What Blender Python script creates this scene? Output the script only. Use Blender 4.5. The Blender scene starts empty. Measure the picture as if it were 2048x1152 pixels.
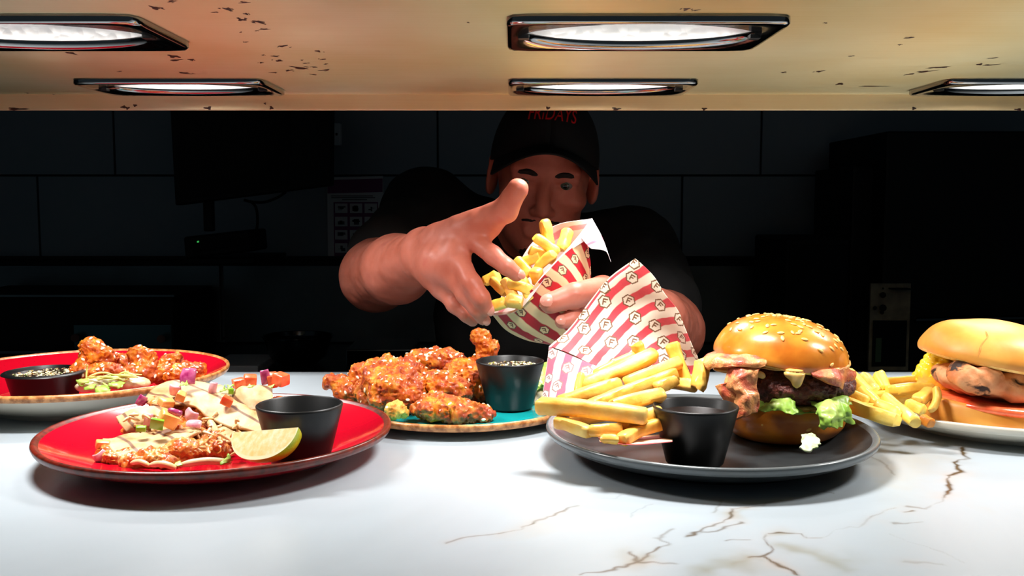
import bpy, bmesh, math, random
import numpy as np
from mathutils import Vector, Matrix, Euler, Quaternion

S = bpy.context.scene
COL = S.collection
# ---------------------------------------------------------------- camera, world, exposure
ZT = 1.15                      # height of the counter top
CAMZ = ZT + 0.20
FPX = 1935.0
PITCH = math.atan(166.0 / FPX)
cd = bpy.data.cameras.new('camera'); cam = bpy.data.objects.new('camera', cd); COL.objects.link(cam)
cam.location = (0, 0, CAMZ); cam.rotation_euler = (math.pi / 2 - PITCH, 0, 0)
cd.sensor_width = 36; cd.lens = FPX / 2048 * 36; cd.clip_start = .01
S.camera = cam
W = bpy.data.worlds.new('world'); S.world = W; W.use_nodes = True
W.node_tree.nodes['Background'].inputs[0].default_value = (.62, .85, 1, 1)
W.node_tree.nodes['Background'].inputs[1].default_value = .034
S.view_settings.view_transform = 'Standard'; S.view_settings.look = 'None'
S.view_settings.gamma = 1; S.view_settings.use_curve_mapping = False
S.view_settings.exposure = 0.45
LAMP_W = 1.5
S.cycles.use_denoising = True
S.cycles.max_bounces = 8
S.cycles.sample_clamp_indirect = 4.0
S.cycles.blur_glossy = 1.0
S.cycles.caustics_refractive = False

cp, sp = math.cos(PITCH), math.sin(PITCH)
def P(px, py, Y):              # a pixel of the photo and a distance give a point of the place
    X = (px - 1024) / FPX; v = (576 - py) / FPX
    dy = cp + v * sp; dz = v * cp - sp; t = Y / dy
    return np.array((X * t, Y, CAMZ + dz * t))
def G(px, py, z):              # a pixel and a height above the counter
    X = (px - 1024) / FPX; v = (576 - py) / FPX
    dz = v * cp - sp; dy = cp + v * sp; t = (ZT + z - CAMZ) / dz
    return np.array((X * t, dy * t, ZT + z))
def PX(n, Y): return n * Y / FPX

# ---------------------------------------------------------------- materials
def rgb(r, g, b):
    f = lambda c: (c / 255) / 12.92 if c / 255 <= .04045 else ((c / 255 + .055) / 1.055) ** 2.4
    return (f(r), f(g), f(b), 1)
class NT:
    def __init__(s, name):
        s.m = bpy.data.materials.new(name); s.m.use_nodes = True; s.t = s.m.node_tree
        s.b = s.t.nodes['Principled BSDF']; s._c = None
    def n(s, typ, **kw):
        nd = s.t.nodes.new(typ)
        for k, v in kw.items():
            if k.startswith('i_'):
                key = k[2:]; nd.inputs[int(key) if key.isdigit() else key.replace('_', ' ')].default_value = v
            else: setattr(nd, k, v)
        return nd
    def l(s, a, b): s.t.links.new(a, b)
    def coord(s):
        if s._c is None: s._c = s.n('ShaderNodeTexCoord').outputs['Object']
        return s._c
    def mapped(s, sc):
        mp = s.n('ShaderNodeMapping'); mp.inputs['Scale'].default_value = sc; s.l(s.coord(), mp.inputs[0]); return mp.outputs[0]
    def noise(s, scale, detail=3, vec=None, rough=.55, dist=0):
        nd = s.n('ShaderNodeTexNoise'); nd.inputs['Scale'].default_value = scale; nd.inputs['Detail'].default_value = detail
        nd.inputs['Roughness'].default_value = rough; nd.inputs['Distortion'].default_value = dist
        s.l(vec if vec is not None else s.coord(), nd.inputs['Vector']); return nd.outputs['Fac']
    def ramp(s, fac, stops):
        r = s.n('ShaderNodeValToRGB'); el = r.color_ramp.elements
        while len(el) < len(stops): el.new(.5)
        for e, (p, c) in zip(el, stops): e.position = p; e.color = c if len(c) == 4 else (*c, 1)
        s.l(fac, r.inputs[0]); return r.outputs[0]
    def mix(s, fac, a, b, mode='MIX'):
        m = s.n('ShaderNodeMix', data_type='RGBA', blend_type=mode)
        for v, i in ((fac, 0), (a, 6), (b, 7)):
            if isinstance(v, (int, float)): m.inputs[i].default_value = v
            elif isinstance(v, tuple): m.inputs[i].default_value = v
            else: s.l(v, m.inputs[i])
        return m.outputs[2]
    def attr(s, name, out='Fac'):
        a = s.n('ShaderNodeAttribute'); a.attribute_name = name; return a.outputs[out]
    def bump(s, h, strength, dist=.001):
        b = s.n('ShaderNodeBump'); b.inputs['Strength'].default_value = strength; b.inputs['Distance'].default_value = dist
        s.l(h, b.inputs['Height']); s.l(b.outputs[0], s.b.inputs['Normal'])
    def set(s, **kw):
        for k, v in kw.items():
            k = k.replace('_', ' ')
            if hasattr(v, 'is_linked'): s.l(v, s.b.inputs[k])
            else: s.b.inputs[k].default_value = v
        return s
def M(name, col, rough=.5, metal=0, coat=0, col2=None, nscale=60, lo=.4, hi=.6, bump=None, sss=0, sssr=(.004, .002, .001), spec=.5, detail=4, coatr=.1):
    t = NT(name); t.set(Roughness=rough, Metallic=metal, Coat_Weight=coat, Coat_Roughness=coatr, Specular_IOR_Level=spec)
    if col2 is None: t.set(Base_Color=col)
    else: t.set(Base_Color=t.ramp(t.noise(nscale, detail), [(lo, col), (hi, col2)]))
    if bump: t.bump(t.noise(bump[0], 5), bump[1], bump[2] if len(bump) > 2 else .001)
    if sss: t.set(Subsurface_Weight=sss, Subsurface_Radius=sssr, Subsurface_Scale=1.0)
    return t.m

# ---------------------------------------------------------------- objects
ORG = {}
def tag(o, label=None, cat=None, group=None, kind=None):
    if label: o['label'] = label
    if cat: o['category'] = cat
    if group: o['group'] = group
    if kind: o['kind'] = kind
    return o
def thing(name, label, cat, loc, group=None):
    o = bpy.data.objects.new(name, None); COL.objects.link(o); o.location = Vector([float(c) for c in loc]); o.empty_display_size = .02
    ORG[o.name] = np.array(loc, float); return tag(o, label, cat, group)
def mk(name, V, F, mat=None, parent=None, smooth=True, fm=None, base=True):
    """one mesh object from world-space vertices; fm = material index per face"""
    V = np.asarray(V, float)
    lo, hi = V.min(0), V.max(0); c = (lo + hi) / 2
    if parent is None and base: c = np.array((c[0], c[1], lo[2]))
    me = bpy.data.meshes.new(name)
    me.from_pydata((V - c).tolist(), [], F.tolist() if isinstance(F, np.ndarray) else F)
    for m in (mat if isinstance(mat, (list, tuple)) else [mat]):
        if m: me.materials.append(m)
    if smooth: me.polygons.foreach_set('use_smooth', [True] * len(me.polygons))
    if fm is not None: me.polygons.foreach_set('material_index', np.asarray(fm, np.int32))
    me.update()
    if smooth: me.set_sharp_from_angle(angle=math.radians(58))
    o = bpy.data.objects.new(name, me); COL.objects.link(o)
    ORG[o.name] = c
    if parent is not None:
        o.parent = parent; o.location = Vector((c - ORG[parent.name]).tolist())
    else: o.location = Vector(c.tolist())
    return o
def fix_normals(o):
    bm = bmesh.new(); bm.from_mesh(o.data); bmesh.ops.recalc_face_normals(bm, faces=bm.faces); bm.to_mesh(o.data); bm.free(); return o
def fattr(o, name, vals):
    a = o.data.attributes.new(name, 'FLOAT', 'POINT'); a.data.foreach_set('value', np.asarray(vals, np.float32)); return o
def cattr(o, name, cols):
    a = o.data.attributes.new(name, 'FLOAT_COLOR', 'POINT')
    c = np.ones((len(cols), 4), np.float32); c[:, :3] = cols; a.data.foreach_set('color', c.ravel()); return o
def inst(src, name, parent, loc, quat, scale=1):
    o = bpy.data.objects.new(name, src); COL.objects.link(o); o.parent = parent
    o.location = Vector((np.asarray(loc) - ORG[parent.name]).tolist()); o.rotation_mode = 'QUATERNION'; o.rotation_quaternion = quat
    o.scale = (scale,) * 3 if isinstance(scale, (int, float)) else scale
    return o

def join(parts):
    V, F, n = [], [], 0
    for v, f in parts:
        V.append(np.asarray(v, float)); F += [[i + n for i in q] for q in f]; n += len(v)
    return np.concatenate(V), F
def box(x0, y0, z0, x1, y1, z1, b=0):
    """box with bevelled edges"""
    bm = bmesh.new(); bmesh.ops.create_cube(bm, size=1)
    for v in bm.verts: v.co = Vector(((x0 + x1) / 2 + v.co.x * (x1 - x0), (y0 + y1) / 2 + v.co.y * (y1 - y0), (z0 + z1) / 2 + v.co.z * (z1 - z0)))
    if b: bmesh.ops.bevel(bm, geom=bm.edges[:], offset=b, segments=2, profile=.6, affect='EDGES')
    bm.verts.index_update(); r = [tuple(v.co) for v in bm.verts], [[v.index for v in f.verts] for f in bm.faces]; bm.free(); return np.array(r[0]), r[1]
def xform(vf, m, t=(0, 0, 0)):
    return vf[0] @ np.asarray(m, float).T + np.asarray(t, float), vf[1]
def rot(ax, ang): return np.array(Matrix.Rotation(ang, 3, ax))
def lathe(prof, c, seg=64, sx=1, sy=1):
    """closed profile of (r, z) from axis to axis, or open"""
    V, F, rows = [], [], []
    a = np.linspace(0, 2 * np.pi, seg, endpoint=False)
    for r, z in prof:
        if r < 1e-6: rows.append([len(V)]); V.append((c[0], c[1], c[2] + z))
        else:
            rows.append(list(range(len(V), len(V) + seg)))
            V += [(c[0] + sx * r * math.cos(t), c[1] + sy * r * math.sin(t), c[2] + z) for t in a]
    for A, B in zip(rows, rows[1:]):
        for i in range(seg):
            j = (i + 1) % seg
            if len(A) == 1 and len(B) == 1: continue
            if len(A) == 1: F.append([A[0], B[j], B[i]])
            elif len(B) == 1: F.append([A[i], A[j], B[0]])
            else: F.append([A[i], A[j], B[j], B[i]])
    return np.array(V), F
def tube(pts, rad, seg=10, cap=True):
    pts = np.asarray(pts, float); n = len(pts); rad = np.broadcast_to(rad, n)
    V, F = [], []; up = np.array((.13, .21, 1.0))
    for i in range(n):
        d = pts[min(i + 1, n - 1)] - pts[max(i - 1, 0)]; d /= np.linalg.norm(d) + 1e-12
        s = np.cross(d, up); s /= np.linalg.norm(s) + 1e-12; u = np.cross(s, d)
        for k in range(seg):
            t = 2 * math.pi * k / seg; V.append(pts[i] + rad[i] * (math.cos(t) * s + math.sin(t) * u))
    for i in range(n - 1):
        for k in range(seg):
            j = (k + 1) % seg; F.append([i * seg + k, i * seg + j, (i + 1) * seg + j, (i + 1) * seg + k])
    if cap: F.append(list(range(seg))[::-1]); F.append([(n - 1) * seg + k for k in range(seg)])
    return np.array(V), F
def crom(ctrl, n):
    """Catmull-Rom through control points, n samples"""
    c = np.asarray(ctrl, float); m = len(c)
    e = np.concatenate([[2 * c[0] - c[1]], c, [2 * c[-1] - c[-2]]])
    t = np.linspace(0, m - 1 - 1e-9, n); i = t.astype(int); f = (t - i).reshape((-1,) + (1,) * (c.ndim - 1))
    a, b, d, g = e[i], e[i + 1], e[i + 2], e[i + 3]
    return .5 * (2 * b + (d - a) * f + (2 * a - 5 * b + 4 * d - g) * f * f + (3 * b - a - 3 * d + g) * f ** 3)
def patch(rows, nu, nv):
    """grid surface through a net of points rows[v][u]; returns (nv,nu,3)"""
    c = np.asarray(rows, float)
    c = crom(c, nv); return np.swapaxes(crom(np.swapaxes(c, 0, 1), nu), 0, 1)
def gridfaces(nv, nu, off=0):
    i = np.arange(nv * nu).reshape(nv, nu) + off
    return np.stack([i[:-1, :-1], i[:-1, 1:], i[1:, 1:], i[1:, :-1]], -1).reshape(-1, 4)
def sheet(name, grid, thick, mat, parent=None, smooth=True):
    nv, nu, _ = grid.shape
    o = mk(name, grid.reshape(-1, 3), gridfaces(nv, nu), mat, parent, smooth)
    if thick:
        md = o.modifiers.new('thickness', 'SOLIDIFY'); md.thickness = thick; md.offset = 0
    return o

# ---------------------------------------------------------------- noise and implicit surfaces
def vnoise(p):
    p = np.asarray(p, np.float32); i = np.floor(p).astype(np.int64); f = p - i; f = f * f * (3 - 2 * f)
    def h(x, y, z):
        n = (x * 374761393 + y * 668265263 + z * 2147483647 + 1013) & 0xffffffff
        n = ((n ^ (n >> 13)) * 1274126177) & 0xffffffff; n = ((n ^ (n >> 16)) * 2246822519) & 0xffffffff
        return ((n ^ (n >> 15)) & 0xffff).astype(np.float32) / 32767.5 - 1
    r = 0
    for a in (0, 1):
        for b in (0, 1):
            for c in (0, 1):
                w = (f[..., 0] if a else 1 - f[..., 0]) * (f[..., 1] if b else 1 - f[..., 1]) * (f[..., 2] if c else 1 - f[..., 2])
                r = r + w * h(i[..., 0] + a, i[..., 1] + b, i[..., 2] + c)
    return r
def cap(a, b, ra, rb=None, k=.01):           # tapered capsule
    return ('c', np.asarray(a, np.float32), np.asarray(b, np.float32), ra, ra if rb is None else rb, k)
def ell(c, r, k=.01, R=None, sub=False):      # ellipsoid, R = columns are its axes
    return ('s' if sub else 'e', np.asarray(c, np.float32), np.asarray(r, np.float32), np.eye(3, dtype=np.float32) if R is None else np.asarray(R, np.float32), 0, k)
def prim(p, x):
    if p[0] == 'c':
        a, b = p[1], p[2]; ab = b - a; h = np.clip(((x - a) @ ab) / max(float(ab @ ab), 1e-12), 0, 1)
        return np.sqrt(((x - a - h[:, None] * ab) ** 2).sum(1)) - (p[3] + (p[4] - p[3]) * h)
    q = (x - p[1]) @ p[3]; r = p[2]
    k0 = np.sqrt(((q / r) ** 2).sum(1)); k1 = np.sqrt(((q / r ** 2) ** 2).sum(1)) + 1e-9
    return k0 * (k0 - 1) / k1
def pbox(p):
    if p[0] == 'c':
        r = max(p[3], p[4]); return np.minimum(p[1], p[2]) - r, np.maximum(p[1], p[2]) + r
    r = float(p[2].max()); return p[1] - r, p[1] + r
def sdf(prims, res, pad=.004, planes=(), smooth=2):
    """blend the primitives into one closed surface; planes = (point, normal) half-spaces cut away"""
    bb = [pbox(p) for p in prims if p[0] != 's']; lo = np.min([b[0] for b in bb], 0) - pad - 2 * res; hi = np.max([b[1] for b in bb], 0) + pad + 2 * res
    B = 8; nb = np.ceil((hi - lo) / (res * B)).astype(int) + 1
    def ev(x, cull=None):
        d = np.full(len(x), 1.0, np.float32)
        for p in prims:
            if cull is not None and p[0] != 's' and (prim(p, cull[0])[0] > cull[1] + .03): continue
            v = prim(p, x); k = p[5]
            if p[0] == 's':
                v = -v; h = np.maximum(k - np.abs(d - v), 0) / k; d = np.maximum(d, v) + h * h * k * .25
            else:
                h = np.maximum(k - np.abs(d - v), 0) / k; d = np.minimum(d, v) - h * h * k * .25
        for q, n in planes: d = np.maximum(d, (x - np.asarray(q, np.float32)) @ np.asarray(n, np.float32))
        return d
    I = np.stack(np.meshgrid(*[np.arange(n) for n in nb], indexing='ij'), -1).reshape(-1, 3)
    ctr = (lo + (I + .5) * B * res - .5 * res).astype(np.float32)
    dc = np.concatenate([ev(c) for c in np.array_split(ctr, max(1, len(ctr) // 100000))])
    act = np.abs(dc) < B * res * 1.15 + .002
    D = np.repeat(np.repeat(np.repeat(np.where(dc < 0, -1, 1).astype(np.float32).reshape(nb), B, 0), B, 1), B, 2)
    A = I[act]; off = np.stack(np.meshgrid(*[np.arange(B)] * 3, indexing='ij'), -1).reshape(-1, 3)
    for i in range(0, len(A), 24):
        a = A[i:i + 24]; x = (lo + ((a * B)[:, None] + off) * res).astype(np.float32).reshape(-1, 3)
        c = (x.min(0) + x.max(0)) / 2; v = ev(x, (c[None], float(np.linalg.norm(x.max(0) - c)))).reshape(len(a), B, B, B)
        for j, (p, q, r) in enumerate(a * B): D[p:p + B, q:q + B, r:r + B] = v[j]
    s = D < 0; sh = np.array(D.shape); st = np.array((sh[1] * sh[2], sh[2], 1))
    cells, pts, quads = [], [], []
    for ax in range(3):
        n0 = [slice(None)] * 3; n1 = [slice(None)] * 3; n0[ax] = slice(0, -1); n1[ax] = slice(1, None)
        e = np.argwhere(s[tuple(n0)] != s[tuple(n1)])
        e = e[(e > 0).all(1)]
        if not len(e): continue
        f = e.copy(); f[:, ax] += 1
        va, vb = D[tuple(e.T)], D[tuple(f.T)]; t = np.clip(va / (va - vb), 0, 1)
        p = e.astype(float); p[:, ax] += t
        u, w = (ax + 1) % 3, (ax + 2) % 3; du = np.eye(3, dtype=int)[u]; dw = np.eye(3, dtype=int)[w]
        q = np.stack([(e - du - dw) @ st, (e - dw) @ st, e @ st, (e - du) @ st], 1)
        q[~(va < 0)] = q[~(va < 0)][:, ::-1]
        quads.append(q); cells.append(q.ravel()); pts.append(np.repeat(p, 4, 0))
    cells = np.concatenate(cells); pts = np.concatenate(pts); quads = np.concatenate(quads)
    U, inv = np.unique(cells, return_inverse=True); cnt = np.bincount(inv)
    V = np.stack([np.bincount(inv, pts[:, k]) for k in range(3)], 1) / cnt[:, None]
    F = np.searchsorted(U, quads)
    for _ in range(smooth):
        acc = np.zeros_like(V); n = np.zeros(len(V))
        for k in range(4):
            a, b = F[:, k], F[:, (k + 1) % 4]
            for c in range(3): acc[:, c] += np.bincount(a, V[b, c], len(V)) + np.bincount(b, V[a, c], len(V))
            n += np.bincount(a, minlength=len(V)) + np.bincount(b, minlength=len(V))
        V = .5 * V + .5 * acc / n[:, None]
    return lo + V * res, F
def vnormals(V, F):
    F = np.asarray(F); n = np.cross(V[F[:, 2]] - V[F[:, 0]], V[F[:, 3]] - V[F[:, 1]]); N = np.zeros_like(V)
    for k in range(4):
        for c in range(3): N[:, c] += np.bincount(F[:, k], n[:, c], len(V))
    return N / (np.linalg.norm(N, axis=1, keepdims=True) + 1e-12)
def bumpy(V, F, amps, seed=0):
    N = vnormals(V, F); d = 0
    for sc, am, ridge in amps:
        n = vnoise(V * sc + seed * 17.3 + 100)
        d = d + am * ((1 - 2 * np.abs(n)) if ridge else n)
    return V + N * d[:, None], F

# ---------------------------------------------------------------- shared materials
def steel(name, c1, c2, rough=.3, sx=6, sy=500, brushed=False):
    t = NT(name); br = t.noise(1, 4, t.mapped((sx, sy, sy)))
    bl = t.noise(3.2, 4)
    t.set(Base_Color=t.mix(t.ramp(bl, [(.35, (0, 0, 0)), (.65, (1, 1, 1))]), c1, c2), Metallic=1.0)
    t.set(Roughness=t.ramp(br, [(.3, (rough - .06,) * 3), (.7, (rough + .08,) * 3)]))
    if brushed:
        tg = t.n('ShaderNodeCombineXYZ'); tg.inputs[1].default_value = 1; t.l(tg.outputs[0], t.b.inputs['Tangent']); t.set(Anisotropic=.8)
    t.bump(br, .12, .0006); return t.m
m_steel = steel('stained_steel', rgb(214, 204, 168), rgb(202, 182, 134), .52, brushed=True)
m_lip = steel('lip_steel', rgb(250, 236, 204), rgb(240, 216, 170), .6)
m_bsteel = steel('dull_steel', rgb(112, 122, 124), rgb(96, 104, 106), .4)
m_chrome = M('chrome', rgb(150, 150, 150), .1, 1)
m_grease = M('burnt_grease', rgb(70, 30, 10), .45, col2=rgb(40, 16, 6), nscale=300)
m_black = M('matt_black_plastic', rgb(16, 17, 18), .38, bump=(900, .05))
m_blackwall = M('dark_enamel', rgb(13, 14, 14), .6, spec=.25)
m_tile = M('grey_wall_panel', rgb(132, 140, 146), .42, col2=rgb(120, 130, 137), nscale=3, lo=.3, hi=.7)
m_grout = M('dark_joint', rgb(30, 32, 34), .8)
m_floor = M('dark_floor', rgb(60, 58, 56), .5, col2=rgb(48, 46, 45), nscale=8)
m_white = M('white_plastic', rgb(225, 225, 225), .4)

# ---------------------------------------------------------------- room
def struct(o): o['kind'] = 'structure'; return o
YW = 2.8
def wall_tiles():
    parts = []
    x_l = lambda px: P(px, 400, YW)[0]
    rows = [(221, 351, None)]
    h = P(0, 351, YW)[2] - P(0, 515, YW)[2]; z0 = P(0, 351, YW)[2]
    w = x_l(876) - x_l(232); g = .0028
    for r in range(-8, 8):
        zb = z0 + r * h; zt = zb + h
        if zt > 2.6 or zb < 0: continue
        x0 = x_l(232) if r % 2 == 0 else x_l(76)
        for k in range(-5, 6):
            a, b = x0 + k * w, x0 + (k + 1) * w
            a, b = max(a, -3.0), min(b, 3.0)
            if b - a < .05: continue
            parts.append(box(a + g, YW, zb + g, b - g, YW + .02, zt - g, .0015))
    return join(parts)
v, f = wall_tiles(); nt = len(f); b = box(-3, YW + .012, 0, 3, YW + .15, 2.6)
v, f = join([(v, f), b]); struct(mk('wall_back', v, f, [m_tile, m_grout], smooth=False, fm=[0] * nt + [1] * (len(f) - nt)))
struct(mk('floor', *box(-3, .2, -.1, 3, YW + .15, 0), m_floor, smooth=False))
struct(mk('wall_left', *box(-3.12, .2, 0, -3, YW + .15, 2.6), m_tile, smooth=False))
struct(mk('wall_right', *box(3, .2, 0, 3.12, YW + .15, 2.6), m_tile, smooth=False))
struct(mk('ceiling', *box(-3, .6, 2.6, 3, YW + .15, 2.7), m_floor, smooth=False))

# ---------------------------------------------------------------- the marble counter
YB = 1.15
def marble():
    t = NT('white_marble')
    vein, smear = t.attr('vein'), t.attr('smear')
    cl = t.ramp(t.noise(5, 5, dist=.6), [(.35, rgb(158, 167, 173)), (.6, rgb(164, 174, 181)), (.8, rgb(167, 165, 159))])
    c = t.mix(smear, cl, rgb(126, 122, 98)); c = t.mix(t.attr('halo'), c, rgb(182, 152, 124)); c = t.mix(vein, c, rgb(78, 60, 32))
    t.set(Base_Color=c, Roughness=.3, Specular_IOR_Level=.4); return t.m
CR = lambda x, y: G(900 + x * .5605, 850 + y * .5605, 0)[:2]
VE = [  # (points in the lower right view, width mm, strength)
 ([(0,420),(90,395),(170,385),(240,372),(290,352),(350,330),(450,293)], .9, .45), ([(165,386),(240,373),(292,351)], 1.0, .75), ([(355,328),(400,310),(452,292)], .9, .6),
 ([(480,539),(560,515),(650,490),(690,465),(735,437)], 1.0, .75), ([(630,455),(660,488),(720,491),(800,498)], 1.3, .7), ([(735,437),(775,425),(725,402),(790,370)], .8, .4),
 ([(830,393),(880,380),(920,358),(965,345),(1000,325),(1005,300),(1080,297)], 1.2, .8), ([(880,383),(960,370),(1030,345)], 1., .6), ([(970,412),(1020,408),(1080,405)], .8, .6),
 ([(1140,385),(1200,380),(1250,388),(1280,405),(1340,402)], 1.1, .8), ([(1060,475),(1130,465),(1160,440),(1150,420),(1130,390)], 1.1, .8), ([(1130,470),(1170,500),(1225,539)], 1.2, .8),
 ([(1765,260),(1785,240),(1770,205),(1780,185),(1825,172),(1820,140),(1840,120),(1835,80)], 1.5, .95), ([(1510,330),(1545,310),(1590,295)], .8, .4), ([(1600,355),(1670,345)], .9, .5),
 ([(1620,290),(1700,302)], .9, .5), ([(1640,315),(1662,311)], 1.2, .8), ([(640,328),(690,300),(722,285)], .8, .3), ([(530,265),(600,262)], .9, .35), ([(920,310),(980,265)], .9, .35),
 ([(1200,225),(1290,238),(1330,240)], 1., .5), ([(1325,238),(1362,246)], 1.3, .9), ([(1480,100),(1560,140),(1600,180)], .9, .4), ([(1580,390),(1700,440),(1860,500)], 1.2, .22),
 ([(1080,297),(1160,280),(1230,268)], .9, .3), ([(600,262),(700,215),(760,190)], .9, .25), ([(1700,302),(1765,262)], .8, .35), ([(270,160),(330,150)], 1.2, .3), ([(1600,480),(1760,500)], 1., .25), ([(1340,402),(1420,375),(1510,332)], .8, .25)]
SM = [([(920,520),(1010,500),(1060,475)], 7, .6), ([(1190,425),(1300,455),(1430,515)], 7, .6), ([(650,488),(700,470)], 6, .5), ([(1000,320),(1060,300)], 5, .45), ([(1150,390),(1200,385)], 4, .4),
      ([(1330,180),(1460,110),(1600,60)], 12, .3), ([(560,210),(900,60)], 20, .14), ([(600,450),(640,500)], 7, .25)]
def counter():
    xs = np.unique(np.concatenate([np.linspace(-1.3, -.16, 20), np.arange(-.16, .46, .0011), np.linspace(.46, 1.3, 16)]))
    ys = np.unique(np.concatenate([np.linspace(.36, .5, 5), np.arange(.5, .86, .0011), np.linspace(.86, YB, 12)]))
    X, Y = np.meshgrid(xs, ys); p = np.stack([X.ravel(), Y.ravel()], 1)
    q = np.stack([p[:, 0], p[:, 1], 0 * p[:, 0]], 1)
    wob = p + np.stack([vnoise(q * 55) * .004 + vnoise(q * 190) * .0016, vnoise(q * 55 + 40) * .004 + vnoise(q * 190 + 9) * .0016], 1)
    bmp = 1 + .6 * vnoise(q * 60 + 7)
    def field(L, warp, soft):
        r = np.zeros(len(p)); hal = np.zeros(len(p))
        for pts, w, s in L:
            w *= .001; pts = np.array([CR(*a) for a in pts])
            for i, (a, b) in enumerate(zip(pts, pts[1:])):
                ab = b - a; lo = np.minimum(a, b) - .04; hi = np.maximum(a, b) + .04
                ix = np.nonzero(((p > lo) & (p < hi)).all(1))[0]; x = warp[ix]
                h = np.clip(((x - a) @ ab) / (ab @ ab), 0, 1); d = np.sqrt(((x - a - h[:, None] * ab) ** 2).sum(1))
                ww = w * np.clip(bmp[ix], .4, 1.6)
                r[ix] = np.maximum(r[ix], s * np.clip(bmp[ix], .3, 1.15) * (np.exp(-(d / ww) ** 2) if not soft else np.exp(-(d / ww) ** 1.5)))
                hal[ix] = np.maximum(hal[ix], .3 * s * np.exp(-(d / (5 * ww)) ** 2) * np.clip(.4 + vnoise(q[ix] * 40 + 3), 0, 1))
        return r, hal
    vein, halo = field(VE, wob, False); sm, _ = field(SM, wob, True)
    nv, nu = len(ys), len(xs)
    root = thing('pass_counter', 'white marble kitchen pass counter with brown and olive veins under all the plates', 'counter', (0, .75, 0))
    V = np.concatenate([q + (0, 0, ZT)]); 
    o = mk('marble_top', V, gridfaces(nv, nu), marble(), root)
    fattr(o, 'vein', vein); fattr(o, 'smear', sm); fattr(o, 'halo', halo)
    md = o.modifiers.new('slab', 'SOLIDIFY'); md.thickness = .03; md.offset = -1
    mk('base_cabinet', *box(-1.28, .40, .0, 1.28, YB - .03, ZT - .0305, .004), m_bsteel, root, smooth=False)
counter()

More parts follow.
